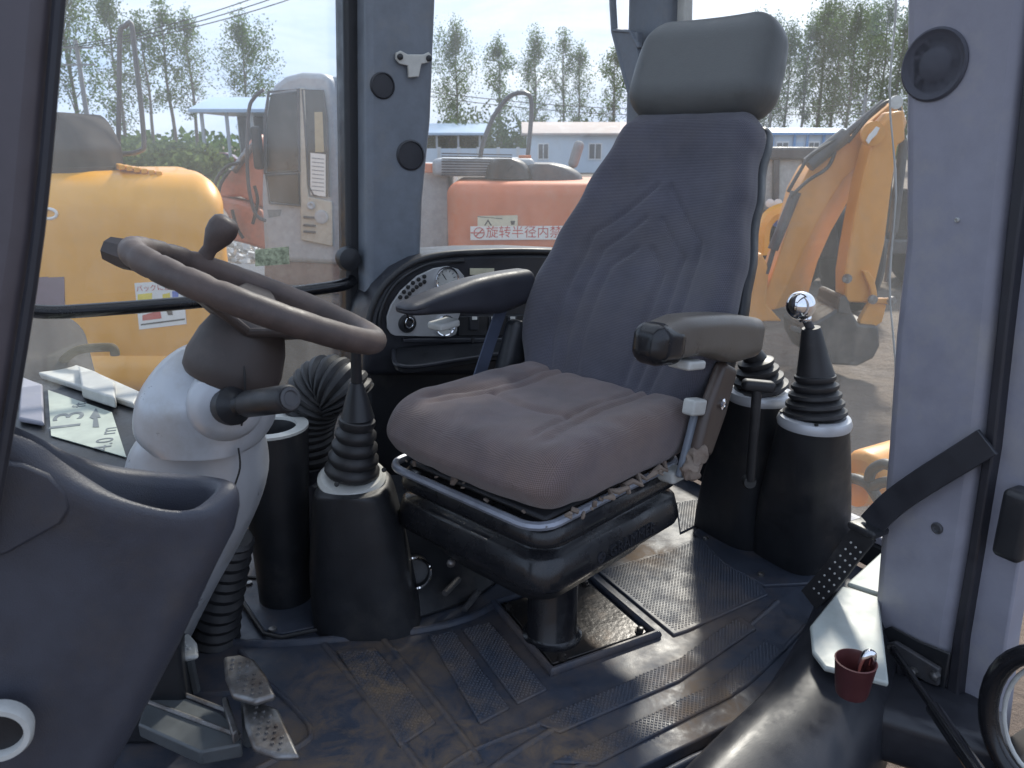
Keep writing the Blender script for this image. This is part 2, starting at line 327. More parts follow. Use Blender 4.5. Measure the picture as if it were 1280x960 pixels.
# dried mud trodden into the mat in front of the seat: a film with a shape of its own
def mud_film(m):
    nt = m.node_tree; N = nt.nodes; L = nt.links; b = N['Principled BSDF']
    g = N.new('ShaderNodeNewGeometry'); src = b.inputs['Base Color'].links[0].from_socket; rsrc = b.inputs['Roughness'].links[0].from_socket
    tot = None
    for (px, py, rad) in ((470, 850, .17), (430, 930, .16), (560, 930, .15), (700, 940, .12), (890, 880, .13), (800, 690, .10)):
        d = N.new('ShaderNodeVectorMath'); d.operation = 'DISTANCE'; L.new(g.outputs['Position'], d.inputs[0]); d.inputs[1].default_value = PH(px, py, 0)
        r = N.new('ShaderNodeMapRange'); r.interpolation_type = 'SMOOTHSTEP'; r.inputs[1].default_value = rad*1.5; r.inputs[2].default_value = rad*.2; L.new(d.outputs['Value'], r.inputs[0])
        if tot is None: tot = r.outputs[0]
        else:
            a = N.new('ShaderNodeMath'); a.operation = 'MAXIMUM'; L.new(tot, a.inputs[0]); L.new(r.outputs[0], a.inputs[1]); tot = a.outputs[0]
    n = N.new('ShaderNodeTexNoise'); n.inputs['Scale'].default_value = 14; n.inputs['Detail'].default_value = 12; n.inputs['Roughness'].default_value = .72; n.inputs['Distortion'].default_value = .6; L.new(g.outputs['Position'], n.inputs['Vector'])
    r = N.new('ShaderNodeMapRange'); r.inputs[1].default_value = .40; r.inputs[2].default_value = .62; L.new(n.outputs[0], r.inputs[0])
    mu = N.new('ShaderNodeMath'); mu.operation = 'MULTIPLY'; L.new(tot, mu.inputs[0]); L.new(r.outputs[0], mu.inputs[1])
    mi = N.new('ShaderNodeMix'); mi.data_type = 'RGBA'; L.new(mu.outputs[0], mi.inputs[0]); L.new(src, mi.inputs[6]); mi.inputs[7].default_value = (.165, .118, .08, 1); L.new(mi.outputs[2], b.inputs['Base Color'])
    mr = N.new('ShaderNodeMix'); L.new(mu.outputs[0], mr.inputs[0]); L.new(rsrc, mr.inputs[2]); mr.inputs[3].default_value = .9; L.new(mr.outputs[0], b.inputs['Roughness'])
mud_film(M['mat']); mud_film(M['tread'])
# ground material: dry churned mud
def ground_mat():
    m = pm('churned_mud', (.20, .155, .118), .95, var=.35, scale=1.3, dirt=(.105, .08, .065), damt=.5, dscale=.8, dw=.25); nt = m.node_tree; N = nt.nodes; L = nt.links; b = N['Principled BSDF']
    co = N.new('ShaderNodeTexCoord'); n = N.new('ShaderNodeTexNoise'); n.inputs['Scale'].default_value = 5; n.inputs['Detail'].default_value = 12; n.inputs['Roughness'].default_value = .7; L.new(co.outputs['Object'], n.inputs[0])
    bu = N.new('ShaderNodeBump'); bu.inputs['Strength'].default_value = .9; bu.inputs['Distance'].default_value = .12; L.new(n.outputs[0], bu.inputs['Height']); L.new(bu.outputs[0], b.inputs['Normal'])
    return m
M['ground'] = ground_mat()
def uvbox(o):
    me = o.data; uv = me.uv_layers.new(name='UVMap')
    for p in me.polygons:
        a = max(range(3), key=lambda i: abs(p.normal[i])); i, j = ((1, 2), (0, 2), (0, 1))[a]
        for l in p.loop_indices:
            c = me.vertices[me.loops[l].vertex_index].co; uv.data[l].uv = (c[i]+c[j], c[i]-c[j])
    return o

# ================================================================== GROUND
def build_ground():
    bm = nb()
    xs = [-1500, -600, -250, -120, -60, -30, -18]+[-12+.25*i for i in range(0, 105)]+[18, 30, 60, 120, 250, 600, 1500]
    ys = [-300, -60, -15, -4]+[-1+.25*i for i in range(0, 100)]+[28, 34, 42, 55, 75, 110, 180, 350, 800, 2500]
    def hz(x, y):
        if abs(x) > 17 or y > 26 or y < -3: return 0
        e = min(1, (17-abs(x))/4, (26-y)/4)
        z = .10*noise.noise(V((x*.6, y*.9, 0)))+.07*noise.noise(V((x*1.8, y*2.2, 3)))+.04*noise.noise(V((x*4, y*4, 7)))
        z += .05*math.sin((y+.35*x)*3.2)*max(0, noise.noise(V((x*.3, y*.3, 9)))+.2)
        return z*max(0, e)-.06
    g = [[bm.verts.new((x, y, hz(x, y))) for x in xs] for y in ys]
    for a, b in zip(g, g[1:]):
        for i in range(len(xs)-1): face(bm, (a[i], a[i+1], b[i+1], b[i]))
    tag(mk('ground', bm, M['ground'], ang=180), 'churned brown dirt of the machine yard', 'ground', kind='structure')
build_ground()
def blades(name, label, x0, x1, y0, y1, n, hgt, mat, cat='grass'):
    bm = nb()
    for i in range(n):
        x = random.uniform(x0, x1); y = random.uniform(y0, y1); a = random.uniform(0, PI); h = hgt*random.uniform(.4, 1.2); ww = hgt*.18
        d = V((math.cos(a), math.sin(a), 0))*ww; l = V((random.uniform(-.3, .3), random.uniform(-.3, .3), 1))*h; p = V((x, y, -.05))
        face(bm, [bm.verts.new(q) for q in (p-d, p+d, p+l)])
    return tag(mk(name, bm, mat, ang=180, rc=False), label, cat, kind='stuff')
blades('tall_grass', 'pale green weeds covering the far side of the yard', -40, -12, 34, 60, 9000, .55, M['grass'])
def rubble():
    bm = nb()
    c = PZ(292, 322, .1)
    for i in range(420):
        p = c+V((random.gauss(0, .55), random.gauss(0, 1.2), random.uniform(-.05, .45))); s = random.uniform(.03, .13)
        Mx = Matrix.Translation(p) @ Matrix.Rotation(random.random()*6, 4, V((random.random(), random.random(), 1)).normalized())
        box(bm, (0, 0, 0), (s, s*random.uniform(.5, 1), s*random.uniform(.4, .9)), Mx)
    tag(mk('rubble', bm, pm('white_rubble', (.55, .54, .52), .9, var=.5, scale=3), ang=20), 'heap of broken white rubble behind the yellow machine', 'rubble', kind='stuff')
rubble()

# ================================================================== CAB (frame, glass, roof)
HT = 1.62
cab = thing('machine_cab', 'dark framed loader cab with dusty windows around the operator seat', 'cab', C(.85, 1.5, 0))
# own chassis under the cab floor, so that the cab stands on the ground
bm = nb(); prism(bm, [C(-.35, .84, -.16), C(1.72, .84, -.16), C(1.72, 2.2, -.16), C(-.35, 2.2, -.16)], V((0, 0, .13))); mk('floor_plate', bm, M['darkgrey'], cab, bev=.006)
bm = nb(); prism(bm, [C(-.9, 1.15, -.75), C(1.9, 1.15, -.75), C(1.9, 1.9, -.75), C(-.9, 1.9, -.75)], V((0, 0, .58))); mk('chassis', bm, M['digger'], cab, bev=.01)
for r, s, rad in ((1.35, .78, .62), (1.35, 2.3, .62), (-1.0, .85, .45), (-1.0, 2.2, .45)):
    bm = nb(); Mx = frame(RV*r+SV*s+V((0, 0, rad-.05)), SV)
    if rad > .5: Mx = frame(RV*(r+.15)+SV*(s+(.22 if s > 1.5 else -.35))+V((0, 0, rad-.05)), SV)
    lathe(bm, [(.2, -.14), (rad*.6, -.15), (rad*.9, -.16), (rad, -.10), (rad, .10), (rad*.9, .16), (rad*.6, .15), (.2, .14)], Mx, 32); mk('road_wheel', bm, M['tyre'], cab)
# roof rails, and an unseen glass panel added to let light into the cab
for q in ([(-.35, .80), (1.82, .80), (1.82, .98), (-.35, .98)], [(-.35, 2.10), (1.82, 2.10), (1.82, 2.28), (-.35, 2.28)], [(-.35, .98), (-.12, .98), (-.12, 2.10), (-.35, 2.10)], [(1.60, .98), (1.82, .98), (1.82, 2.10), (1.60, 2.10)]):
    bm = nb(); prism(bm, [C(a, c, HT) for a, c in q], V((0, 0, .08))); mk('roof_rail', bm, M['trim2'], cab, bev=.008)
bm = nb(); prism(bm, [C(-.13, .97, HT+.085), C(1.61, .97, HT+.085), C(1.61, 2.11, HT+.085), C(-.13, 2.11, HT+.085)], V((0, 0, .006))); mk('added_skylight', bm, M['glassadded'], cab)
# front door post in the foreground
def post(name, pts, vec, mat, bev=.012):
    b = nb(); prism(b, pts, vec); return mk(name, b, mat, cab, bev=bev, seg=3)
post('front_post', [PS(-90, -260, .9), PS(92, -260, .9), PS(70, 0, .9), PS(44, 290, .9), PS(2, 560, .9), PS(-26, 720, .9), PS(-140, 720, .9)], SV*.05, M['brownpost'], .02)
bm = nb(); tube(bm, catmull([PS(97, -260, .905), PS(74, 0, .905), PS(48, 290, .905), PS(7, 555, .905), PS(-18, 690, .905)], 4), .006, 8); mk('seal_edge', bm, M['sealrub'], cab)
# middle post on the far side: black frame and grey trim
SF = 2.12
post('middle_post', [PS(428, -150, SF), PS(470, -150, SF), PS(472, 330, SF), PS(462, 470, SF), PS(455, 720, SF), PS(432, 720, SF), PS(434, 330, SF)], SV*.08, M['black'])
trim = post('pillar_trim', [PS(458, -150, SF-.07), PS(556, -150, SF-.07), PS(546, 0, SF-.07), PS(540, 150, SF-.07), PS(530, 250, SF-.07), PS(527, 345, SF-.07), PS(490, 400, SF-.07), PS(470, 560, SF-.07), PS(455, 560, SF-.07), PS(459, 330, SF-.07)], SV*.10, M['trim'], .035)
for x, y, rr in ((513, 194, .036), (478, 107, .030)):
    b = nb(); c = PS(x, y, SF-.07); lathe(b, [(rr*1.12, .004), (rr*1.12, -.003), (rr, -.006), (rr*.96, -.002), (.001, -.003)], frame(c, SV), 28); mk('round_cap', b, M['black2'], trim)
b = nb(); q = [(495, 66), (501, 63), (510, 68), (530, 68), (536, 65), (540, 70), (537, 78), (527, 80), (524, 96), (511, 97), (510, 82), (500, 80), (495, 74)]
prism(b, [PS(x, y, SF-.083) for x, y in q], SV*.008); hk = mk('hanger_plate', b, M['ltgrey'], trim, bev=.002)
for x, y in ((500, 71), (536, 73)):
    b = nb(); lathe(b, [(.008, .004), (.008, -.003), (.004, -.005)], frame(PS(x, y, SF-.0835), SV), 14); mk('screw', b, M['black'], trim)
# catch on the black frame
b = nb(); lathe(b, [(.03, 0), (.034, -.02), (.03, -.04), (.012, -.045)], frame(PS(432, 322, SF-.005), SV), 18); mk('door_catch', b, M['black'], cab)
# far front window: pane, bottom frame, grab bar
def pane(name, q, mat):
    b = nb(); n = ((q[1]-q[0]).cross(q[3]-q[0])).normalized(); prism(b, q, n*.004); return mk(name, b, mat, cab)
pane('window_pane', [C(-.28, 2.17, .12), C(.742, 2.17, .12), C(.742, 2.17, HT), C(-.28, 2.17, HT)], M['glass'])
pane('window_pane', [C(.86, 2.17, .40), C(1.66, 2.17, .40), C(1.66, 2.17, HT), C(.86, 2.17, HT)], M['glass'])
pane('window_pane', [C(1.735, .90, .10), C(1.735, 2.12, .10), C(1.735, 2.12, HT), C(1.735, .90, HT)], M['glassrear'])
pane('window_pane', [C(-.29, .98, .5), C(-.29, 2.14, .5), C(-.29, 2.14, HT), C(-.29, .98, HT)], M['glass'])
b = nb(); prism(b, [C(-.30, 2.13, .03), C(.76, 2.13, .03), C(.76, 2.13, .13), C(-.30, 2.13, .13)], SV*.07); mk('window_sill', b, M['black'], cab, bev=.008)
b = nb(); prism(b, [C(-.34, 2.12, .03), C(-.27, 2.12, .03), C(-.27, 2.12, HT), C(-.34, 2.12, HT)], SV*.08); mk('front_corner_post', b, M['black'], cab, bev=.01)
b = nb(); tube(b, catmull([PS(20, 386, 2.10), PS(60, 390, 2.10), PS(110, 388, 2.10), PS(240, 378, 2.10), PS(360, 366, 2.10), PS(425, 357, 2.10), PS(440, 350, 2.12)], 6), .0165, 14); mk('grab_bar', b, M['blackgloss'], cab)
# rear far corner post (behind the head rest) with belt bracket
b = nb(); prism(b, [PR(786, -150, 1.66), PR(838, -150, 1.66), PR(830, 150, 1.66), PR(815, 560, 1.66), PR(775, 560, 1.66), PR(780, 150, 1.66)], RV*.07); mk('rear_post', b, M['trim'], cab, bev=.02, seg=3)
b = nb(); prism(b, [PR(842, -150, 1.70), PR(860, -150, 1.70), PR(855, 120, 1.70), PR(840, 560, 1.70), PR(824, 560, 1.70), PR(838, 100, 1.70)], RV*.03); mk('rear_post_lit_face', b, M['ltgrey'], cab, bev=.006)  # lit face of the rear post, put in as a paler strip
b = nb()
tube(b, [PR(764, -120, 1.62), PR(766, 5, 1.62), PR(768, 38, 1.62), PR(782, 92, 1.62), PR(792, 128, 1.62)], .014, 8, sq=.5); tube(b, [PR(768, 38, 1.62), PR(790, 40, 1.62), PR(800, 60, 1.62)], .012, 8, sq=.5)
prism(b, [PR(768, 40, 1.615), PR(796, 40, 1.615), PR(800, 130, 1.615), PR(790, 130, 1.615)], RV*.02); mk('belt_bracket', b, M['trim'], cab, bev=.003)
# rear wall below the glass and its sill
b = nb(); prism(b, [C(1.70, .86, .0), C(1.70, 2.2, .0), C(1.70, 2.2, .075), C(1.70, .86, .075)], RV*.07); mk('rear_sill', b, M['black'], cab, bev=.01)
b = nb(); prism(b, [C(1.695, .86, .078), C(1.695, 2.14, .078), C(1.695, 2.14, .10), C(1.695, .86, .10)], RV*.06); mk('rear_sill_rail', b, M['trim2'], cab, bev=.004)
# side wall below the far rear window
b = nb(); prism(b, [C(.80, 2.14, .0), C(1.70, 2.14, .0), C(1.70, 2.14, .42), C(.80, 2.14, .42)], SV*.06); mk('side_wall', b, M['black'], cab, bev=.01)
# near rear pillar with its big moulded trim
RP = 1.39
pt = [(1140, -200), (1129, 0), (1128, 150), (1128, 300), (1115, 420), (1106, 560), (1098, 660), (1090, 760), (1080, 860), (1092, 890), (1176, 952), (1188, 800), (1206, 690), (1226, 560), (1240, 420), (1252, 300), (1268, 150), (1290, -50), (1310, -200)]
p2 = post('rear_pillar', [PR(x, y, RP) for x, y in pt], RV*.10, M['trim2'], .022)
b = nb(); c = PR(1168, 81, RP); Mx = frame(c, RV, SV)
lathe(b, [(.060, .01), (.062, -.003), (.058, -.006), (.053, -.003), (.047, .0), (.03, .0), (.026, -.003), (.004, -.004)], Mx, 36); sp = mk('speaker_cover', b, pm('dark_speaker_mesh', (.07, .072, .09), .6, bump=.5, bscale=900), p2)
for x, y in ((1172, 660), (1197, 275)):
    b = nb(); rr = .011 if y > 400 else .004; lathe(b, [(rr, .002), (rr*1.05, -.003), (rr*.75, -.005), (rr*.6, -.002), (.001, -.002)], frame(PR(x, y, RP), RV), 20); mk('screw', b, M['darkgrey'] if y > 400 else M['ltgrey'], p2)
# door edge seals and the folded-back door beside the pillar
def strip(name, L, R_, q, thick, mat):
    b = nb(); prism(b, [PR(x, y, q) for x, y in L]+[PR(x, y, q) for x, y in R_[::-1]], RV*thick); return mk(name, b, mat, cab, bev=.004)
strip('door_seal', [(1300, -100), (1256, 300), (1244, 420), (1229, 560), (1209, 690), (1190, 800), (1166, 990)], [(1330, -100), (1272, 300), (1258, 420), (1243, 560), (1222, 690), (1204, 800), (1184, 990)], RP-.005, .05, M['sealrub'])
strip('door_frame', [(1334, -100), (1274, 300), (1260, 420), (1245, 560), (1224, 690), (1206, 800), (1188, 1000)], [(1400, -100), (1330, 300), (1312, 420), (1294, 560), (1276, 690), (1258, 800), (1236, 1000)], RP+.02, .05, M['trim2'])
b = nb(); rbox(b, (.05, .05, .13), .012, (2, 2, 3), M=frame(PR(1272, 655, RP), ZV, RV)); mk('door_latch', b, M['black'], cab)
# hinge bracket recess and gas strut
b = nb(); prism(b, [PR(x, y, RP-.004) for x, y in [(1106, 786), (1116, 782), (1150, 800), (1190, 816), (1180, 872), (1152, 850), (1112, 822), (1105, 806)]], -RV*.006); hb = mk('hinge_recess', b, M['black'], cab, bev=.003)
b = nb(); prism(b, [PR(x, y, RP-.012) for x, y in [(1108, 803), (1122, 800), (1178, 834), (1176, 856), (1160, 850), (1112, 820)]], -RV*.012); mk('hinge_bracket', b, M['darkgrey'], hb, bev=.003)
for x, y in ((1116, 810), (1144, 838), (1171, 843)):
    b = nb(); lathe(b, [(.009, 0), (.009, -.012), (.004, -.015)], frame(PR(x, y, RP-.022), RV), 6); mk('bolt', b, M['steel'], hb)
b = nb(); a0, a1 = PR(1116, 812, RP-.04), PR(1236, 985, RP-.30); tube(b, [a0, a0.lerp(a1, .55)], .0075, 12); tube(b, [a0.lerp(a1, .5), a1], .013, 14); mk('gas_strut', b, M['blackgloss'], cab)
# loop handle of the open door, low at the right
b = nb(); c = PR(1302, 905, RP-.10)
tube(b, [c+SV*(.085*math.cos(t))+ZV*(.125*math.sin(t)) for t in [2*PI*k/32 for k in range(32)]], .016, 12, closed=True); mk('loop_handle', b, M['blackgloss'], cab)
b = nb(); c2 = PR(1308, 905, RP-.085); tube(b, [c2+SV*(.066*math.cos(t))+ZV*(.105*math.sin(t)) for t in [2*PI*k/32 for k in range(32)]], .004, 8, closed=True); mk('loop_handle_trim', b, M['ltgrey'], cab)

# ---- door sill: black moulding, pale plate
b = nb()
path = [(1012, 772), (1000, 800), (975, 845), (945, 890), (905, 930), (868, 968), (800, 1040)]
rows = []
for i, (x, y) in enumerate(path):
    a = PH(x, y, .0); o = a-SV*.10+RV*.02; t = i/(len(path)-1)
    rows.append([a+ZV*-.02, a+ZV*.005, a-SV*.012+ZV*(.05+.01*t), a-SV*.035+ZV*(.09+.0*t), a-SV*.08+ZV*(.11-.02*t), a-SV*.16+ZV*(.11-.05*t), a-SV*.22+ZV*.03, a-SV*.24-ZV*.12, a-SV*.02-ZV*.12])
rows = [[catmull([r[k] for r in rows], 4)[j] for k in range(9)] for j in range(len(catmull([r[0] for r in rows], 4)))]
loft(b, rows); mk('sill_moulding', b, M['black2'], cab, ang=60)
b = nb(); prism(b, [PH(1012, 788, .118), PH(1052, 738, .118), PH(1098, 752, .118), PH(1110, 860, .118), PH(1030, 840, .118), PH(1015, 820, .118)], V((0, 0, .012))); mk('sill_plate', b, M['sill'], cab, bev=.004)
b = nb(); prism(b, [PH(1058, 734, .118), PH(1100, 696, .118), PH(1130, 700, .118), PH(1100, 748, .118)], V((0, 0, .012))); mk('sill_plate', b, M['sill'], cab, bev=.004)
b = nb(); rbox(b, (.34, .16, .12), .03, (6, 3, 3), M=Matrix.Translation(PH(1130, 900, -.03)) @ Matrix.Rotation(math.radians(-28), 4, 'Z')); mk('sill_end_cover', b, M['black2'], cab)

# ================================================================== FLOOR MAT
mat_ = thing('floor_mat', 'moulded black rubber floor mat smeared with dried brown mud', 'floor mat', C(.8, 1.4, 0))
b = nb(); prism(b, [C(-.3, .86, -.028), C(1.69, .86, -.028), C(1.69, 2.13, -.028), C(-.3, 2.13, -.028)], V((0, 0, .028))); mk('mat_sheet', b, M['mat'], mat_, bev=.004)
def rib(px, wd=.007, h=.006, name='rib'):
    P = catmull([PH(x, y, .0) for x, y in px], 6); bb = nb(); rows = []
    for i, p in enumerate(P):
        t = (P[min(i+1, len(P)-1)]-P[max(i-1, 0)]).normalized(); s = t.cross(ZV)
        rows.append([p-s*wd-ZV*.003, p-s*wd*.7+ZV*h*.7, p+ZV*h, p+s*wd*.7+ZV*h*.7, p+s*wd-ZV*.003])
    loft(bb, rows); return mk(name, bb, M['mat'], mat_, ang=60)
rib([(600, 972), (645, 940), (709, 903), (780, 870), (845, 845), (909, 807), (945, 776), (972, 752)])
rib([(700, 972), (760, 940), (840, 899), (919, 865), (965, 826), (1008, 782)])
rib([(820, 972), (870, 946), (909, 930), (950, 880)])
rib([(250, 800), (330, 806), (420, 800), (523, 789), (585, 774), (622, 755)], .010, .012)
rib([(405, 806), (440, 850), (480, 900), (530, 965)], .008); rib([(480, 800), (530, 860), (585, 930), (600, 955)], .008)
rib([(300, 815), (330, 850), (372, 890), (388, 915), (372, 935), (250, 1000)], .006, .008); rib([(240, 868), (275, 868), (330, 862)], .006, .008)
rib([(545, 968), (600, 935), (690, 900), (690, 897)], .005)
# raised panels with a real diamond tread of small studs
def tread(px, pitch=.010, studs=True):
    P = [PH(x, y, 0) for x, y in px]; bb = nb(); prism(bb, [p-ZV*.002 for p in P], V((0, 0, .008))); o = mk('tread_panel', bb, M['tread'], mat_, bev=.003)
    if not studs: return
    c = sum(P, V())/len(P); inn = [c+(p-c)*.94 for p in P]
    u = RV; v = SV; us = [p.dot(u) for p in inn]; vs = [p.dot(v) for p in inn]; bb = nb(); s = pitch*.36
    def inside(q):
        k = 0; n = len(inn)
        for i in range(n):
            a, d = inn[i], inn[(i+1) % n]
            if (a.y > q.y) != (d.y > q.y) and q.x < (d.x-a.x)*(q.y-a.y)/(d.y-a.y)+a.x: k ^= 1
        return k
    i = 0; a = min(us)
    while a < max(us):
        e = min(vs)+(i % 2)*pitch/2
        while e < max(vs):
            q = u*a+v*e
            if inside(q):
                z = V((0, 0, FZ+.006)); t = V((0, 0, .0013)); b4 = [bb.verts.new(q+d*s+z) for d in (u, v, -u, -v)]; t4 = [bb.verts.new(q+d*s*.5+z+t) for d in (u, v, -u, -v)]
                face(bb, t4)
                for k in range(4): face(bb, (b4[k], b4[(k+1) % 4], t4[(k+1) % 4], t4[k]))
            e += pitch
        a += pitch*.5; i += 1
    st = mk('studs', bb, M['tread'], o, ang=20, rc=False); st['kind'] = 'stuff'
tread([(576, 787), (611, 778), (684, 864), (647, 882)])
tread([(535, 796), (566, 789), (637, 887), (600, 907)])
tread([(745, 715), (835, 690), (900, 660), (960, 745), (860, 790), (842, 796)])
tread([(845, 630), (893, 622), (908, 640), (850, 668)])
tread([(668, 905), (850, 825), (925, 772), (945, 788), (850, 853), (700, 918)])
tread([(690, 955), (780, 912), (905, 850), (960, 800), (985, 812), (915, 872), (780, 940), (745, 958)])
tread([(420, 815), (470, 812), (545, 905), (500, 935)], .011)
# cover plate with bolts, beside the lever housing
b = nb(); cov = [(306, 722), (388, 727), (421, 782), (352, 797), (330, 792), (300, 748), (298, 733)]
prism(b, [PH(x, y, .0) for x, y in cov], V((0, 0, .010))); cp = mk('cover_plate', b, M['mat'], mat_, bev=.003)
b = nb(); tube(b, [PH(x, y, .011) for x, y in cov], .005, 8, closed=True); mk('cover_seal', b, M['rubber'], cp)
for x, y in ((311, 730), (341, 788)):
    b = nb(); lathe(b, [(.009, 0), (.009, .006), (.004, .008)], frame(PH(x, y, .01), ZV), 10); mk('bolt', b, M['steel'], cp)
# cover plate of the rear control towers
b = nb(); cov = [(866, 668), (905, 640), (985, 628), (1050, 668), (1058, 700), (1010, 732), (955, 735), (905, 708)]
pc = [PH(x, y, 0) for x, y in cov]; prism(b, [p-ZV*.001 for p in pc], V((0, 0, .009))); cp = mk('cover_plate', b, M['mat'], mat_, bev=.003)
for x, y in ((882, 674), (951, 719), (1046, 690)):
    b = nb(); lathe(b, [(.008, 0), (.008, .006), (.004, .008)], frame(PH(x, y, .008), ZV), 10); mk('bolt', b, M['steel'], cp)
# bolted seat plate set in a raised rim
rimp = [PH(618, 757, 0), PH(690, 843, 0), PH(821, 796, 0), PH(735, 722, 0)]
b = nb(); tube(b, [p+ZV*.006 for p in rimp], .011, 10, closed=True); mk('plate_rim', b, M['mat'], mat_)
del rimp

# ================================================================== OPERATOR SEAT (own axes: x to the sitter's left, y backwards)
seat = thing('operator_seat', 'worn violet grey fabric operator seat with head rest and two armrests', 'seat', (.06, 1.60, FZ), math.radians(-44))
# base plate and bolts (square to the floor, so in world coordinates)
rimp = [PH(628, 757, .004), PH(691, 833, .004), PH(808, 794, .004), PH(735, 730, .004)]
b = nb(); prism(b, rimp, V((0, 0, .007))); bp = mk('base_plate', b, M['ruststeel'], seat, bev=.002)
for x, y in ((636, 762), (731, 731), (800, 790), (703, 824)):
    b = nb(); lathe(b, [(.012, 0), (.012, .003), (.008, .0035), (.008, .011), (.006, .012)], frame(PH(x, y, .011), ZV), 6); mk('bolt', b, M['ruststeel'], bp)
b = nb(); c0 = PH(690, 793, .01); lathe(b, [(.066, 0), (.066, .006), (.058, .010), (.055, .014), (.055, .30)], frame(c0, ZV), 32); mk('pedestal', b, M['blackgloss'], seat)
def rring(hx, hy, z, r=.06, cx=0, cy=0, n=6):
    out = []
    for sx, sy, a0 in ((1, 1, 0), (-1, 1, 90), (-1, -1, 180), (1, -1, 270)):
        for k in range(n+1):
            a = math.radians(a0+90*k/n); out.append(V((cx+sx*(hx-r)+r*math.cos(a), cy+sy*(hy-r)+r*math.sin(a), z)))
    return out
# pan and bellows
b = nb(); loft(b, [rring(.13, .15, .150, .05), rring(.17, .17, .175, .05), rring(.20, .205, .225, .05), rring(.205, .21, .25, .05)]); mk('suspension_pan', b, M['black'], seat, local=True, ang=50)
b = nb(); prof = [(.215, .238), (.232, .242), (.236, .252), (.233, .270), (.228, .292), (.222, .298), (.208, .302), (.206, .310), (.218, .315), (.226, .319), (.228, .328), (.223, .345), (.216, .352), (.20, .356)]
loft(b, [rring(q, q+.006, .238+(z-.238)*1.18, .055) for q, z in prof]); be = mk('suspension_bellows', b, M['bellows'], seat, local=True, ang=60)
Mx = Matrix.Translation(V((.2345, .03, .268))) @ Matrix.Rotation(PI/2, 4, 'Z') @ Matrix.Rotation(PI/2, 4, 'X')
b = text_bm('GRAMMER', .034, Mx, .003); mk('raised_lettering', b, M['black2'], be, local=True, ang=30)
b = nb(); lathe(b, [(.012, 0), (.012, .003), (.007, .003), (.007, .001)], frame(V((.2335, -.075, .268)), (1, 0, 0)), 16); mk('raised_emblem', b, M['black2'], be, local=True)
# painted steel rim, chipped
b = nb(); tube(b, rring(.224, .236, .386, .05, 0, -.012), .009, 8, closed=True); mk('frame_rim', b, M['rimsteel'], seat, local=True)
b = nb(); box(b, (0, .0, .383), (.40, .41, .012)); mk('seat_pan', b, M['darkgrey'], seat, local=True, bev=.01)
def bump1(x, w): return math.exp(-(x/w)**2)
def fcush(p):
    x, y, z = p; t = (z+.07)/.14
    fr = max(0, (-y-.10)/.16)
    # waterfall front, side bolsters, wedge; the front edge bows out
    yy = y-.028*(1-(x/.26)**2)*(1 if y < 0 else 0)*min(1, max(0, -y/.2))
    kk = min(1, max(0, (z+.045)/.09)); kk = kk*kk*(3-2*kk)
    up = .020*min(1, (abs(x)/.25)**3)*(1-.4*fr)-.040*fr**2+.012*(1-((x/.26)**2))*(-y/.2 if y < 0 else 0)
    g = 0
    for xo in (.105, .14):
        lx = xo+.25*max(0, -.02-y)
        g += bump1(abs(x)-lx, .010)*(1 if y > -.15 else max(0, 1-(-.15-y)/.03))
    g += .8*bump1(y+.06-.25*abs(x), .011)*(1 if abs(x) < .12 else 0)
    up += -.0080*g+.006*noise.noise(V((x*9, y*9, 2)))+.003*noise.noise(V((x*24, y*24, 5)))
    dn = .022*fr+.004*noise.noise(V((x*20, y*20, 1)))
    zz = z+up*kk+dn*(1-kk)
    return V((x*(1.0+.02*(t-.5)), yy, zz))
b = nb(); rbox(b, (.50, .49, .132), .058, (72, 68, 6), fcush, Matrix.Translation(V((.004, -.002, .462))), 7); cu = uvbox(mk('cushion', b, M['cushion'], seat, local=True, ang=180))
# torn cover with foam showing along the lower side edge
b = nb(); tube(b, [V((.245+.012*math.sin(k*2.1), -.09+.22*k/14, .406+.006*math.sin(k*3.3))) for k in range(15)], [.002+.005*abs(math.sin(k*1.7)) for k in range(15)], 7); mk('torn_foam', b, M['foam'], seat, local=True)
b = nb()
for k in range(22):
    t = random.random(); x = random.choice([.25, .22]); p = V((.232+.02*random.random(), -.2+.34*t, .394+.012*random.random())) if random.random() < .6 else V((-.2+.42*t, -.24+.02*random.random(), .394+.01*random.random()))
    s = random.uniform(.004, .012); rbox(b, (s*1.6, s, s*.6), s*.25, (1, 1, 1), M=Matrix.Translation(p) @ Matrix.Rotation(random.random()*6, 4, V((random.random(), 1, random.random())).normalized()), k=1)
o = mk('foam_crumbs', b, M['foam'], seat, local=True); o['kind'] = 'stuff'
b = nb(); rbox(b, (.045, .08, .042), .018, (10, 14, 10), lambda p: p*1.0+V((.011*noise.noise(p*60), .011*noise.noise(p*70+V((3, 3, 3))), .011*noise.noise(p*65+V((7, 1, 2))))), Matrix.Translation(V((.285, .165, .415))) @ Matrix.Rotation(.9, 4, 'X') @ Matrix.Rotation(.5, 4, 'Y'), 3); mk('foam_lump', b, M['foam'], seat, local=True)
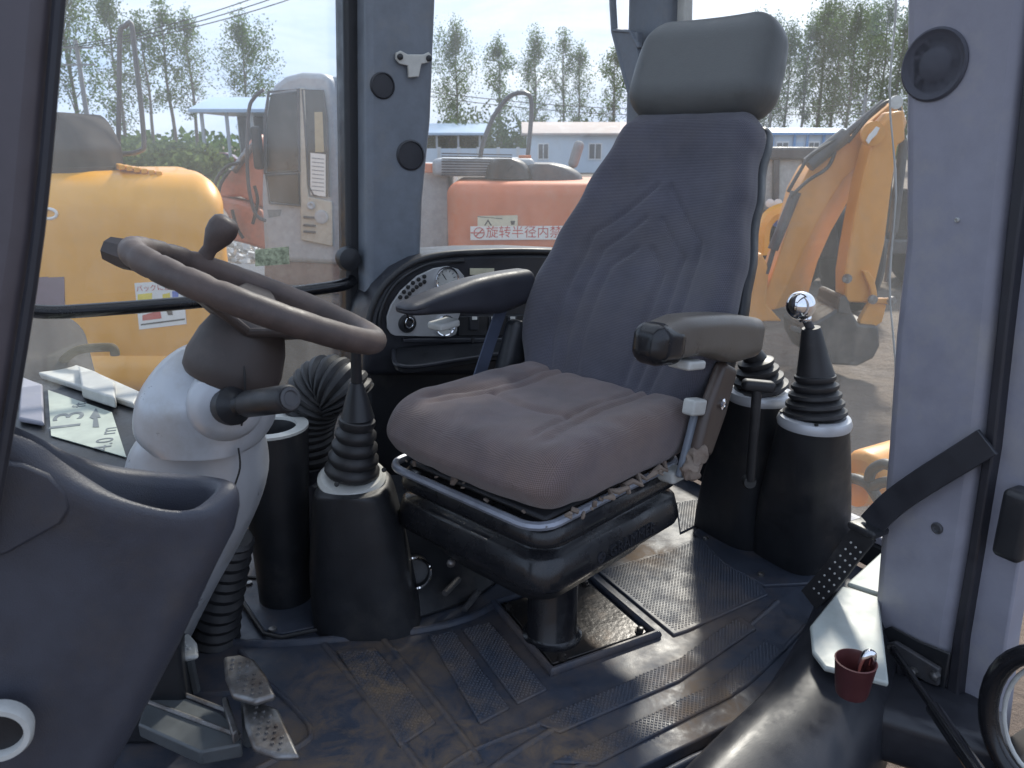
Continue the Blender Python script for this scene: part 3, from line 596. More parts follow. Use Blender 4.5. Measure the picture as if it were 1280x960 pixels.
# backrest
REC = math.radians(27); BL = .765
bM = Matrix.Translation(V((0, .235, .425))) @ Matrix.Rotation(-REC, 4, 'X')
def bw(t):
    pts = [(-.05, .80), (.08, .92), (.22, 1.04), (.35, 1.06), (.5, 1.0), (.7, .86), (.88, .73), (1.05, .62)]
    for (a, u), (c, v) in zip(pts, pts[1:]):
        if t <= c: k = (t-a)/(c-a); k = k*k*(3-2*k); return u+(v-u)*k
    return pts[-1][1]
def fback(p):
    x, y, z = p; t = (z+BL/2)/BL; s = bw(t); xx = x*s; yy = y
    yy -= .060*(abs(x)/.26)**2.6*math.sin(min(1, max(0, t*1.05))*PI)**.6 if 0 < t < 1 else 0
    yy += -.02*math.sin(min(1, max(0, t/.5))*PI) if t < .5 else 0
    yy -= .05*max(0, t-.6)**1.5*1.2
    if y < 0:
        g = 0
        for k, xo in enumerate((.075, .115, .155)):
            if t < .46+.05*k: lx = xo
            else: lx = xo-(t-.46-.05*k)*.75
            if lx > .02 and t > .1: g += bump1(abs(x)-lx, .008)
        yy += .0055*g+.003*noise.noise(V((x*10, z*10, 4)))
    return V((xx, yy, z+BL/2))
b = nb(); rbox(b, (.52, .125, BL), .055, (64, 6, 80), fback, bM, 5); uvbox(mk('backrest', b, M['backrest'], seat, local=True, ang=180))
# shell behind the backrest
def fshell(p):
    t = (p.z+BL/2)/BL; return V((p.x*bw(t)*.985, p.y-.05*(abs(p.x)/.25)**2*math.sin(min(1, max(0, t))*PI)-.05*max(0, t-.6)**1.5*1.2, p.z+BL/2))
b = nb(); rbox(b, (.51, .05, BL*.97), .02, (16, 2, 20), fshell, bM @ Matrix.Translation(V((0, .062, .01))), 3); mk('back_shell', b, M['black'], seat, local=True, ang=60)
# head rest
hM = bM @ Matrix.Translation(V((0, -.035, BL+.105))) @ Matrix.Rotation(.12, 4, 'X')
def fhead(p):
    t = p.z/.12; return V((p.x*(1.03-.05*t-.07*t*t), p.y-.012*(abs(p.x)/.17)**2.2, p.z))
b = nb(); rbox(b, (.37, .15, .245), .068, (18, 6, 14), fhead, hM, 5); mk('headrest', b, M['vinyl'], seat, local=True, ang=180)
# armrests
def armrest(side, y0, y1, z, mat, tilt, taper=0):
    Lh = y1-y0
    def f(p):
        t = (p.y+Lh/2)/Lh     # 0 front, 1 back
        lob = math.exp(-((t-.72)/.2)**2)
        zz = p.z*(1.0+.45*lob*(1 if p.z < 0 else .05))+.010*math.sin(t*PI)-(.014*max(0, .2-t)/.2 if p.z > 0 else 0)
        if taper: zz = .03+(zz-.03)*(.35+.65*min(1, t/.5))
        return V((p.x*(1-.12*max(0, .3-t)/.3), p.y, zz))
    bb = nb(); mm = Matrix.Translation(V((side*.295, (y0+y1)/2, z))) @ Matrix.Rotation(tilt, 4, 'X')
    rbox(bb, (.074, Lh, .080), .024, (6, 24, 6), f, mm, 4); o = mk('armrest', bb, mat, seat, local=True, ang=180)
    if not taper:
        bb = nb(); rbox(bb, (.0745, .10, .078), .028, (4, 6, 4), lambda p: V((p.x, p.y, p.z-.006)), mm @ Matrix.Translation(V((0, -Lh/2+.040, .0))), 4); mk('end_cap', bb, M['blackgloss'], o, local=True)
    bb = nb(); rbox(bb, (.05, .062, .018), .006, (1, 1, 1), None, mm @ Matrix.Translation(V((.01*side, -Lh/2+.13, -.046)))); mk('tilt_knob', bb, M['ltgrey'], o, local=True, ang=60)
    return o
armrest(1, -.045, .355, .684, M['armbrown'], -.15)
armrest(-1, -.135, .28, .695, M['armpad'], .06, 1)
# hinge covers with release lever
b = nb(); rbox(b, (.03, .085, .20), .014, (2, 4, 8), lambda p: V((p.x, p.y*(1-.25*abs(p.z)/.1), p.z)), Matrix.Translation(V((.285, .23, .515))) @ Matrix.Rotation(-.45, 4, 'X'), 3); hc = mk('hinge_cover', b, pm('brown_hinge_cover', (.075, .055, .045), .4, dirt=(.14, .11, .09), damt=.4), seat, local=True)
b = nb(); lathe(b, [(.010, 0), (.012, .006), (.006, .008), (.001, .006)], frame(V((.30, .235, .53)), (1, 0, 0)), 16); mk('bolt', b, M['chrome'], hc, local=True)
b = nb(); rbox(b, (.014, .045, .15), .005, (2, 2, 3), None, Matrix.Translation(V((.27, .175, .45))) @ Matrix.Rotation(-.35, 4, 'X')); mk('side_bracket', b, M['trim'], seat, local=True)
b = nb(); rbox(b, (.03, .05, .034), .006, (1, 1, 1), None, Matrix.Translation(V((.278, .165, .535))) @ Matrix.Rotation(-.2, 4, 'X')); mk('release_lever', b, M['ltgrey'], seat, local=True, ang=60)
b = nb(); rbox(b, (.05, .12, .24), .02, (2, 4, 4), None, Matrix.Translation(V((-.275, .21, .50))) @ Matrix.Rotation(-.35, 4, 'X')); mk('hinge_cover', b, M['black'], seat, local=True)
b = nb(); P = [V((-.30, .20, .68)), V((-.31, .17, .60)), V((-.31, .12, .50)), V((-.29, .06, .42))]
for p in (0,): loft(b, [[p_+V((-.002, -.022, 0)), p_+V((-.002, .022, 0)), p_+V((.002, .022, 0)), p_+V((.002, -.022, 0))] for p_ in catmull(P, 5)])
mk('seat_belt', b, M['belt'], seat, local=True)
b = nb(); rbox(b, (.05, .05, .03), .01, (1, 1, 1), None, Matrix.Translation(V((.235, .16, .375)))); mk('slide_handle', b, M['ltgrey'], seat, local=True)

# ================================================================== STEERING COLUMN
col = thing('steering_column', 'silver steering column with worn brown wheel and spinner knob', 'steering column', PH(255, 800, 0))
def pxloft(rows, Y, b_, e=2.6, dy=0):
    out = []
    for i, r in enumerate(rows):
        y, xl, xr = r[:3]; Yc = Y+dy*i; bb = r[3] if len(r) > 3 else b_
        A, B = PY(xl, y, Yc), PY(xr, y, Yc); c = (A+B)/2
        out.append(ellring(c, (1, 0, 0), (0, 1, 0), (B-A).length/2, bb, e, 36))
    return out
def dens(rows, n=3):
    P = catmull([V(r[:3]) for r in rows], n); return [tuple(p) for p in P]
b = nb(); loft(b, pxloft([(r[0], r[1], r[2], .035+.075*min(1, (r[0]-426)/60)) for r in dens([(428, 246, 300), (436, 222, 318), (455, 200, 330), (482, 184, 338), (512, 178, 341), (532, 182, 338), (546, 200, 330)])], 1.30, .1)); up = mk('upper_cover', b, M['silver'], col, ang=60)
b = nb(); loft(b, pxloft([(r[0], r[1], r[2], .09+.02*min(1, max(0, (r[0]-540)/40))) for r in dens([(534, 190, 322), (546, 176, 324), (566, 168, 329), (600, 163, 330), (640, 162, 318), (690, 160, 294), (740, 158, 266), (785, 152, 243), (800, 150, 236)])], 1.31, .1, dy=.004)); lo = mk('lower_cover', b, M['silver'], col, ang=60)
for px in ([(303, 440, 1.207), (306, 470, 1.192), (306, 500, 1.188), (302, 532, 1.19)], [(298, 560, 1.205), (300, 585, 1.203), (292, 612, 1.205), (288, 640, 1.21)]):
    b = nb(); tube(b, catmull([PY(x, y, Y) for x, y, Y in px], 4), .0016, 6); mk('seam', b, M['ink'], up)
# side bulge for the stalk
b = nb(); lathe(b, [(.062, -.02), (.060, .012), (.052, .026), (.036, .034), (.001, .036)], frame(PY(282, 505, 1.22), (.35, -1, .1)), 28); mk('stalk_boss', b, M['silver'], up, ang=60)
bst = nb(); s0, s1 = PY(287, 508, 1.185), PY(362, 498, 1.08); d = (s1-s0)
lathe(bst, [(.028, -.01), (.031, .004), (.031, .014), (.024, .022), (.016, .03), (.015, .045)], frame(s0, d), 24); lathe(bst, [(.014, .04), (.019, .05), (.021, .058), (.021, d.length-.004), (.018, d.length)], frame(s0, d), 24); st = mk('turn_stalk', bst, M['black'], col)
b = nb(); lathe(b, [(.016, 0), (.0165, .003), (.012, .004), (.010, .002), (.001, .0025)], frame(s0+d.normalized()*d.length, d), 24); mk('button', b, M['darkgrey'], st)
# ribbed boot at the foot of the column and its black liner
b = nb(); P = catmull([PY(268, 806, 1.50), PY(272, 765, 1.49), PY(282, 715, 1.48), PY(292, 670, 1.47)], 8); tube(b, P, [.05+.006*(i % 2)-.012*i/len(P) for i in range(len(P))], 18); mk('column_boot', b, M['rubber'], col, ang=25)
# wheel
T = math.radians(25); yw = math.radians(-3); R2 = V((math.cos(PI/6+yw), math.sin(PI/6+yw), 0)); S2 = ZV.cross(R2)
WN = (R2*math.sin(T)+ZV*math.cos(T)).normalized(); WC = V((-.418, 1.286, FZ+.809)); WA = (R2*math.cos(T)-ZV*math.sin(T)); WB = S2
wp = lambda a, r, k=0: WC+WA*(r*math.cos(a))+WB*(r*math.sin(a))+WN*k
b = nb(); n = 96; tube(b, [wp(2*PI*k/n, .2) for k in range(n)], [.0212-.0022*(1 if (k % 4 == 0) else 0)*(1 if 30 < k < 66 else .3) for k in range(n)], 16, closed=True); wr = mk('wheel_rim', b, M['wheel'], col, ang=180)
b = nb(); lathe(b, [(.070, -.135), (.078, -.125), (.080, -.10), (.072, -.06), (.060, -.03), (.050, -.015), (.040, -.008), (.001, -.006)], frame(WC-WN*.02, WN, WA), 32); hub = mk('wheel_hub', b, M['wheelhub'], col, ang=50)
for a in (math.radians(80), math.radians(200), math.radians(320)):
    bb = nb(); rows = []
    for t in (0, .25, .5, .75, 1):
        rr = .03+.165*t; k = -.05*(1-t)**1.5-.004; wd = .045*(1-t)+.022
        c = wp(a, rr, k); sd = (-WA*math.sin(a)+WB*math.cos(a)); rows.append([c+sd*wd+WN*.006, c-sd*wd+WN*.006, c-sd*wd*.9-WN*.010, c+sd*wd*.9-WN*.010])
    loft(bb, rows); mk('spoke', bb, M['wheelhub'], col, bev=.006)
kn = WC+(PY(245, 318, 1.36)-WC); a = math.radians(142)
kb = wp(math.radians(112), .2, .012)
b = nb(); lathe(b, [(.016, -.012), (.014, .01), (.013, .022), (.019, .036), (.025, .05), (.027, .066), (.024, .080), (.016, .087), (.001, .088)], frame(kb, (WN*1.0+V((.30, -.05, .05)))), 24); mk('spinner_knob', b, M['wheel'], col)
# lever behind the wheel, front side
b = nb(); q0, q1 = PY(262, 352, 1.42), PY(163, 320, 1.46); tube(b, [q0, q0.lerp(q1, .7)], .010, 10); lathe(b, [(.014, -.02), (.026, -.01), (.029, .012), (.024, .045), (.012, .052)], frame(q1, q1-q0), 8); mk('shuttle_lever', b, M['wheelhub'], col, ang=30)

# ================================================================== FRONT CONSOLES
fc = thing('door_side_console', 'dark blue black moulded side console with open storage pocket', 'console', C(.0, 1.0, 0))
front = [(-70, 520), (25, 551), (70, 580), (110, 603), (160, 625), (210, 638), (252, 634)]
back = [(282, 607), (262, 598), (205, 593), (140, 584), (80, 564), (30, 540), (-60, 505)]
crest = catmull([PS(x, y, .95) for x, y in front]+[PS(x, y, .95+.10*min(1, .2+i*.35)) for i, (x, y) in enumerate(back)], 4, closed=True)
cen = sum(crest, V())/len(crest)
def inset(p, k): d = p-cen; d.z = 0; return p+d.normalized()*k
def rw(k, dz, dr=0): return [inset(p, k)+ZV*dz-RV*dr for p in crest]
def lower(z, dr, k=.02): return [V((*(inset(p, k)-RV*dr).xy, (p.z+.0)*(0)+z)) for p in crest]
z0 = min(p.z for p in crest)
b = nb(); loft(b, [rw(-.03, -.16, .02), rw(-.022, -.06, .01), rw(-.016, -.012), rw(-.010, -.002), rw(-.005, 0), rw(.006, .0), rw(.012, -.004), rw(.015, -.014), rw(.014, -.030), rw(.009, -.06, .004)]+
               [[ (inset(p, .009)-RV*(.012+.30*t**1.15)).xy.to_3d()+V((0, 0, (p.z-.06)*(1-t)+(FZ+.10)*t)) for p in crest] for t in (.1, .3, .55, .8, 1)], caps=True)
con = mk('console_body', b, M['console'], fc, ang=60)
b = nb(); prism(b, [PS(x, y, .937) for x, y in [(-20, 574), (30, 580), (62, 594), (84, 616), (88, 636), (76, 656), (40, 676), (8, 694), (-20, 700)]], SV*.012); mk('inset_panel', b, M['console'], fc, bev=.004)
b = nb(); c = PS(-2, 914, .915); lathe(b, [(.034, .01), (.036, -.004), (.033, -.010), (.027, -.010), (.025, -.004), (.025, .01)], frame(c, SV+RV*.2), 36, caps=False); mk('vent_ring', b, M['ltgrey'], fc)
b = nb(); lathe(b, [(.026, 0), (.02, .006), (.001, .008)], frame(c, SV+RV*.2), 36); mk('vent_cap', b, M['black'], fc)
# dashboard beside the wheel with height sticker
dash = thing('dashboard', 'grey dashboard shelf with a faded height sticker beside the windscreen', 'dashboard', C(-.08, 1.8, 0))
top = [PH(30, 455, .50), PH(100, 462, .50), PH(175, 492, .50), PH(190, 540, .45), PH(182, 600, .40), PH(60, 600, .43), PH(30, 520, .46)]
b = nb(); prism(b, [PH(x, y, .47) for x, y in [(-40, 450), (60, 456), (120, 468), (178, 500), (205, 560), (200, 640), (-40, 640)]], V((0, 0, -.47))); mk('dash_body', b, M['black'], dash, bev=.012)
b = nb(); prism(b, [PH(x, y, .472) for x, y in [(38, 460), (95, 462), (130, 476), (176, 497), (168, 512), (40, 470)]], V((0, 0, .016))); mk('trim_strip', b, M['ltgrey'], dash, bev=.004)
b = nb(); prism(b, [PH(x, y, .476) for x, y in [(100, 470), (122, 478), (146, 492), (146, 512), (104, 498)]], V((0, 0, .03))); mk('latch_block', b, M['ltgrey'], dash, bev=.005)
b = nb(); prism(b, [PH(x, y, .474) for x, y in [(28, 476), (54, 486), (56, 534), (24, 528)]], V((0, 0, .012))); mk('grey_cover', b, M['trim2'], dash, bev=.004)
stk = [PH(x, y, .4725) for x, y in [(60, 488), (140, 516), (158, 572), (64, 545)]]
b = nb(); prism(b, stk, V((0, 0, .0015))); sk = mk('height_sticker', b, pm('pale_green_sticker', (.42, .46, .40), .5, dirt=(.36, .38, .34), damt=.4), dash)
def flat(px, py, h, xdir, up=ZV): c = PH(px, py, h); x = V(xdir).normalized(); return Matrix.Translation(c) @ frame(V((0, 0, 0)), up, x)
td = (PH(95, 505, .474)-PH(78, 548, .474))
mk('lettering', text_bm('13', .075, flat(86, 526, .4745, td) @ Matrix.Diagonal((1.9, 1.15, 1, 1))), M['greyink'], sk)
mk('lettering', text_bm('ft', .035, flat(100, 506, .4745, td) @ Matrix.Diagonal((1.9, 1.15, 1, 1))), M['greyink'], sk)
mk('lettering', text_bm('4.0 m', .042, flat(133, 548, .4745, PH(140, 528, .474)-PH(128, 566, .474)) @ Matrix.Diagonal((1.5, 1.1, 1, 1))), M['greyink'], sk)
b = nb(); prism(b, [PH(x, y, .4745) for x, y in [(112, 522), (120, 510), (126, 522), (122, 522), (124, 534), (116, 534), (117, 524)]], V((0, 0, .0005))); mk('arrow_mark', b, M['greyink'], sk)
# dark bonnet and catch handle outside the windscreen
bn = thing('front_bonnet', 'dark front bonnet with a bent brown catch handle outside the glass', 'bonnet', RV*-.75+SV*2.0+V((0, 0, .9)))
b = nb(); c = PY(52, 450, 2.15); rbox(b, (.5, .8, .30), .10, (4, 4, 3), None, Matrix.Translation(c+V((-.17, .05, -.10))) @ Matrix.Rotation(PI/6, 4, 'Z'), 4); mk('bonnet_cover', b, M['dullblack'], bn)
b = nb(); tube(b, catmull([PY(74, 462, 2.0), PY(82, 448, 2.0), PY(100, 437, 2.0), PY(132, 434, 2.0), PY(142, 436, 2.0), PY(144, 444, 2.0)], 4), .012, 10); mk('catch_handle', b, pm('olive_paint', (.09, .065, .03), .8, spec=.15), bn)

# ================================================================== SIDE INSTRUMENT CONSOLE
ic = thing('instrument_console', 'black side instrument console with gauges, warning lights and key switch', 'instrument console', C(1.1, 2.0, 0))
SI = 1.955
hous = [(456, 470), (457, 425), (464, 388), (478, 360), (500, 338), (525, 325), (555, 318), (600, 315), (665, 314), (760, 318), (800, 330), (800, 470)]
b = nb(); prism(b, [PS(x, y, SI+.012) for x, y in hous], SV*.19); mk('housing', b, M['black2'], ic, bev=.018, seg=3)
b = nb(); tube(b, catmull([PS(x, y, SI+.010) for x, y in hous[1:10]], 6), .009, 10); mk('housing_edge', b, M['rubber'], ic)
b = nb(); tube(b, catmull([PS(x, y, SI+.008) for x, y in [(480, 428), (474, 405), (480, 378), (494, 355), (514, 340), (540, 329), (580, 326)]], 5), .006, 10); mk('housing_rib', b, M['black'], ic)
def z5(X, Y): return (470+X/5.82, 310+Y/5.82)
pl = [z5(*q) for q in [(80, 500), (84, 585), (110, 625), (140, 640), (540, 648), (580, 630), (592, 600), (592, 540), (640, 400), (655, 260), (640, 200), (600, 155), (520, 132), (420, 148), (300, 205), (180, 312), (110, 415)]]
b = nb(); prism(b, [PS(x, y, SI) for x, y in pl], SV*.008); gp = mk('gauge_plate', b, M['grey'], ic, bev=.002)
def disc(name, X, Y, rr, prof, mat, par, s=SI, seg=24):
    bb = nb(); lathe(bb, [(r*rr, z) for r, z in prof], frame(PS(*z5(X, Y), s), -SV), seg); return mk(name, bb, mat, par)
for X, Y, rr in ((512, 232, .0365), (497, 560, .031)):
    g = disc('gauge_bezel', X, Y, rr, [(1, -.002), (1.02, .006), (.95, .010), (.86, .008), (.82, .003)], M['chrome'], ic)
    disc('dial', X, Y, rr, [(.85, .002), (.85, .004), (.01, .0042)], M['ltgrey'], ic)
    c = PS(*z5(X, Y), SI-.0048); bb = nb()
    for k in range(11):
        an = math.radians(-40+26*k); e = RV*math.cos(an)+ZV*math.sin(an); tube(bb, [c+e*rr*.62, c+e*rr*.78], .0009, 4)
    tube(bb, [c, c+(RV*-.5+ZV*.8).normalized()*rr*.6], .0011, 4); o = mk('dial_marks', bb, M['ink'], ic); o['kind'] = 'stuff'
for X, Y in ((350, 207), (308, 228), (267, 253), (232, 284), (202, 319), (175, 357), (351, 245), (322, 264), (294, 283), (267, 306), (243, 331), (221, 358), (168, 448)):
    disc('warning_light', X, Y, .0058, [(1, 0), (1.02, .0025), (.8, .004), (.3, .0045)], M['ink'], ic, seg=14)
ig = disc('key_switch', 225, 548, .0255, [(1, 0), (1, .006), (.9, .010), (.55, .011), (.52, .004), (.45, .004), (.42, .016), (.01, .017)], M['black'], ic, seg=28)
b = nb(); c = PS(*z5(245, 545), SI-.02); tube(b, [c+RV*(.011*math.cos(t))+ZV*(.014*math.sin(t)) for t in [2*PI*k/20 for k in range(20)]], .0018, 6, closed=True); mk('key_ring', b, M['chrome'], ig)
b = nb(); kx, ky = z5(205, 440); tube(b, [PS(*z5(238, 520), SI-.02), PS(*z5(228, 480), SI-.03), PS(*z5(205, 432), SI-.035)], .003, 8); rbox(b, (.024, .006, .014), .003, (1, 1, 1), None, frame(PS(*z5(196, 418), SI-.035), -SV+RV*.3)); mk('key', b, M['ruststeel'], ig)
b = nb(); prism(b, [PS(*z5(*q), SI+.006) for q in [(600, 500), (1300, 480), (1300, 640), (600, 640)]], SV*.008); sp_ = mk('switch_panel', b, M['black'], ic, bev=.002)
for X in (718, 858, 995, 1130):
    b = nb(); A = [PS(*z5(X+dx, Y), SI+s) for dx, Y, s in ((-34, 498, .001), (34, 498, .001), (34, 600, .001), (-34, 600, .001))]; prism(b, A, SV*.01); sw = mk('rocker_switch', b, M['black2'], ic, bev=.003)
    b = nb(); prism(b, [PS(*z5(X+dx, Y), SI-.002) for dx, Y in ((-16, 500), (18, 500), (18, 522), (-16, 522))], SV*.003); mk('lens', b, M['white'], sw)
b = nb(); prism(b, [PS(*z5(*q), SI+.008) for q in [(685, 148), (860, 148), (860, 195), (685, 195)]], SV*.003); mk('label_plate', b, M['cream'], ic)
b = nb(); prism(b, [PS(*z5(*q), SI-.003) for q in [(200, 660), (1100, 655), (1100, 690), (200, 690)]], SV*.012); mk('trim_strip', b, M['black2'], ic, bev=.003)
b = nb(); prism(b, [PS(*z5(*q), SI-.006) for q in [(700, 658), (714, 658), (714, 692), (700, 692)]], SV*.01); mk('trim_divider', b, M['rubber'], ic)
# tray under the gauges
lip = [PS(492, 438, SI), PS(493, 452, SI-.06), PS(500, 457, SI-.09), PS(521, 458, SI-.095), PS(580, 449, SI-.095), PS(640, 440, SI-.095), PS(740, 428, SI-.09)]
lp = catmull(lip, 5); b = nb(); tube(b, lp, .006, 8); mk('tray_lip', b, M['black2'], ic)
b = nb(); base = [p-ZV*.004 for p in lp]+[PS(740, 420, SI+.02), PS(500, 432, SI+.02)]; prism(b, base, V((0, 0, -.012))); mk('tray', b, M['black'], ic)
b = nb(); prism(b, [PS(457, 452, SI+.03), PS(800, 430, SI+.03), PS(800, 700, SI+.06), PS(470, 700, SI+.06)], SV*.10); mk('lower_panel', b, M['black'], ic, bev=.012)

# ================================================================== LEVERS
def boot(b, base, tip, r0, r1, n, seg=28, k=.12):
    d = tip-base; prof = []
    for i in range(n):
        t = i/n; r = r0+(r1-r0)*t
        prof += [(r*(1-k), d.length*t), (r, d.length*(t+.35/n)), (r*.985, d.length*(t+.7/n))]
    prof.append((r1*.8, d.length)); lathe(b, prof, frame(base, d), seg)
ll = thing('loader_lever', 'black loader lever with ribbed rubber boot on white ringed housing', 'lever', PH(440, 770, 0))
b = nb(); loft(b, pxloft(dens([(602, 404, 478), (606, 397, 487), (625, 394, 494), (660, 392, 503), (700, 390, 512), (740, 392, 520), (776, 396, 528)]), 1.58, .09, 3)); mk('lever_housing', b, M['tower'], ll, ang=60)
rc = PY(440, 598, 1.58)
b = nb(); lathe(b, [(.068, -.012), (.074, -.006), (.074, .004), (.066, .012), (.058, .012)], frame(rc, (.05, -.25, 1)), 36); mk('boot_ring', b, M['ltgrey'], ll)
for x, y in ((421, 606), (480, 588)):
    b = nb(); lathe(b, [(.005, 0), (.005, .004), (.002, .005)], frame(PY(x, y, 1.515 if x < 440 else 1.55), (0, -.6, .8)), 10); mk('screw', b, M['ink'], ll)
b = nb(); boot(b, rc+ZV*.008, PY(447, 520, 1.58), .060, .034, 5); boot_ = mk('rubber_boot', b, M['rubber'], ll, ang=50)
b = nb(); lathe(b, [(.036, 0), (.033, .01), (.024, .045), (.016, .07), (.014, .078)], frame(PY(447, 522, 1.58), PY(445, 470, 1.58)-PY(447, 522, 1.58)), 24); tube(b, [PY(446, 478, 1.58), PY(445, 455, 1.575), PY(444, 432, 1.57)], [.012, .011, .011], 12); mk('lever_rod', b, M['black'], ll)
# second housing with ribbed cable boot
cb = thing('cable_boot', 'thick ribbed black cable boot bending over beside the lever', 'boot', PH(395, 735, 0))
b = nb(); P = catmull([PY(385, 600, 1.80), PY(384, 560, 1.80), PY(384, 525, 1.79), PY(392, 498, 1.78), (PY(408, 482, 1.78)), PY(424, 486, 1.77), PY(434, 500, 1.77)], 10)
tube(b, P, [(.058+.016*math.sin(min(1, i/len(P)*1.4)*PI/2))*(1-.10*(i % 3 == 0)) for i in range(len(P))], 22); mk('ribbed_boot', b, M['rubber'], cb, ang=28)
b = nb(); loft(b, pxloft([(592, 374, 404), (600, 371, 412), (660, 372, 420), (745, 372, 420)], 1.74, .08, 3)); mk('boot_housing', b, M['black2'], cb, ang=60)
# cup shaped holder behind the column
ch = thing('cup_holder', 'black cup holder with pale rim between column and ribbed boot', 'cup holder', PY(346, 720, 1.7))
b = nb(); lathe(b, [(.06, -.52), (.066, -.3), (.082, -.02), (.084, 0), (.066, .002), (.06, -.01), (.055, -.08), (.001, -.082)], frame(PY(338, 535, 1.66), ZV), 32); mk('holder_body', b, M['black'], ch, ang=50)
b = nb(); lathe(b, [(.084, .0), (.084, .006), (.058, .006), (.056, .0)], frame(PY(338, 535, 1.66), ZV), 32, caps=False); mk('rim', b, M['ltgrey'], ch)
# sloping floor wedge behind
sw_ = thing('floor_hump', 'dark sloping floor hump under the seat with chrome ringed socket', 'floor hump', PH(450, 740, 0))
b = nb(); A = [PH(440, 785, 0), PH(520, 778, 0), PH(590, 755, 0), PH(640, 718, 0)]; B_ = [PY(470, 640, 1.72)+ZV*0, PY(530, 640, 1.74), PY(580, 640, 1.80), PY(620, 640, 1.86)]
loft(b, [[a for a in A]+[A[-1]+V((.0, .35, 0)), A[0]+V((-.15, .35, 0))], [q for q in B_]+[B_[-1]+V((0, .2, 0)), B_[0]+V((-.1, .25, 0))]]); mk('hump_body', b, M['black'], sw_, bev=.012)
b = nb(); c = PY(519, 716, 1.60); lathe(b, [(.034, -.05), (.036, .006), (.034, .010), (.031, .008), (.030, -.02), (.001, -.022)], frame(c, (.15, -.9, .3)), 32); mk('socket', b, M['black'], sw_)
b = nb(); lathe(b, [(.0365, 0), (.038, .008), (.035, .0125), (.0315, .010), (.031, .004)], frame(c, (.15, -.9, .3)), 32, caps=False); mk('socket_ring', b, M['chrome'], sw_)
b = nb(); prism(b, [PH(x, y, .0) for x, y in [(325, 712), (345, 712), (385, 640), (372, 622)]], V((0, .02, .05))); mk('wedge', b, M['trim'], sw_, bev=.006)
for p0, p1 in (((556, 742), (573, 724)), ((580, 762), (598, 740))):
    b = nb(); tube(b, [PY(*p0, 1.60), PY(*p1, 1.66)], .008, 8); mk('stay', b, M['darkgrey'], sw_)
b = nb(); lathe(b, [(.010, 0), (.010, .012), (.004, .016)], frame(PY(564, 703, 1.58), (0, -1, .3)), 8); mk('bolt', b, M['steel'], sw_)

# rear control towers
def tower(name, label, ringpx, Yr, basec, r0, r1, lean, n=5):
    t = thing(name, label, 'lever', basec, group=None)
    top = PY(*ringpx, Yr); ax = V((lean[0], lean[1], 1)).normalized()
    b = nb(); rings = []
    for k in range(9):
        u = k/8; c = basec.lerp(top, u)-ZV*(.012*u); r = r0+(r1-r0)*u**1.3
        rings.append(ellring(c, RV, SV, r*1.0, r*.98, 2+1.6*min(1, (1-u)*1.6), 48))
    loft(b, rings); mk('tower', b, M['tower'], t, ang=60)
    b = nb(); lathe(b, [(r1*1.03, -.014), (r1*1.06, -.004), (r1*1.0, .008), (r1*.86, .012), (r1*.80, .010)], frame(top, ax), 40); mk('boot_ring', b, M['silver'], t)
    for a in (.2, 1.6, 2.9, 4.4):
        b = nb(); lathe(b, [(.0045, 0), (.0045, .004), (.001, .0045)], frame(top+V((math.cos(a), math.sin(a), 0))*r1*.94+ax*.010, ax), 10); mk('screw', b, M['ink'], t)
    return t, top, ax
t1, top1, ax1 = tower('backhoe_lever', 'backhoe lever with chrome ball knob on tall black tower', (1018, 524), 1.72, PH(998, 692, .004), .105, .079, (0, 0))
b = nb(); boot(b, top1+ZV*.008, PY(1019, 466, 1.73), .072, .040, 5); mk('rubber_boot', b, M['rubber'], t1, ang=50)
b = nb(); lathe(b, [(.043, 0), (.040, .008), (.030, .06), (.022, .105), (.020, .112)], frame(PY(1019, 468, 1.73), PY(1014, 410, 1.73)-PY(1019, 468, 1.73)), 28); mk('cone_sleeve', b, M['rubber'], t1)
b = nb(); tube(b, [PY(1015, 415, 1.73), PY(1005, 393, 1.73)], .010, 12); mk('lever_rod', b, M['darkgrey'], t1)
b = nb(); bmesh.ops.create_uvsphere(b, u_segments=40, v_segments=24, radius=.0325, matrix=Matrix.Translation(PY(1001, 382, 1.73))); lathe(b, [(.014, 0), (.013, .014)], frame(PY(1006, 402, 1.73), ZV), 14); mk('ball_knob', b, M['chrome'], t1, ang=180)
t2, top2, ax2 = tower('backhoe_lever', 'shorter backhoe lever tower behind the seat armrest', (950, 492), 1.90, PH(932, 660, .004), .124, .079, (0, 0))
b = nb(); boot(b, top2+ZV*.008, PY(944, 448, 1.90), .072, .036, 4); mk('rubber_boot', b, M['rubber'], t2, ang=50)
b = nb(); tube(b, [PY(944, 450, 1.90), PY(935, 432, 1.88), PY(926, 415, 1.86)], [.03, .018, .012], 14); mk('lever_rod', b, M['rubber'], t2)
t3 = thing('stabiliser_lever', 'thin black lever with flat grip between the two towers', 'lever', PY(940, 640, 1.68))
b = nb(); tube(b, catmull([PY(938, 600, 1.70), PY(941, 560, 1.69), PY(944, 520, 1.68), (PY(946, 484, 1.68))], 5), .011, 10); rbox(b, (.075, .03, .026), .011, (5, 2, 2), None, Matrix.Translation(PY(948, 482, 1.68)) @ Matrix.Rotation(.1, 4, 'Y'), 3); mk('lever_arm', b, M['rubber'], t3)
b = nb(); lathe(b, [(.016, -.01), (.018, 0), (.014, .012)], frame(PY(936, 602, 1.705), (0, -1, .2)), 16); mk('slot_cover', b, M['ink'], t3)

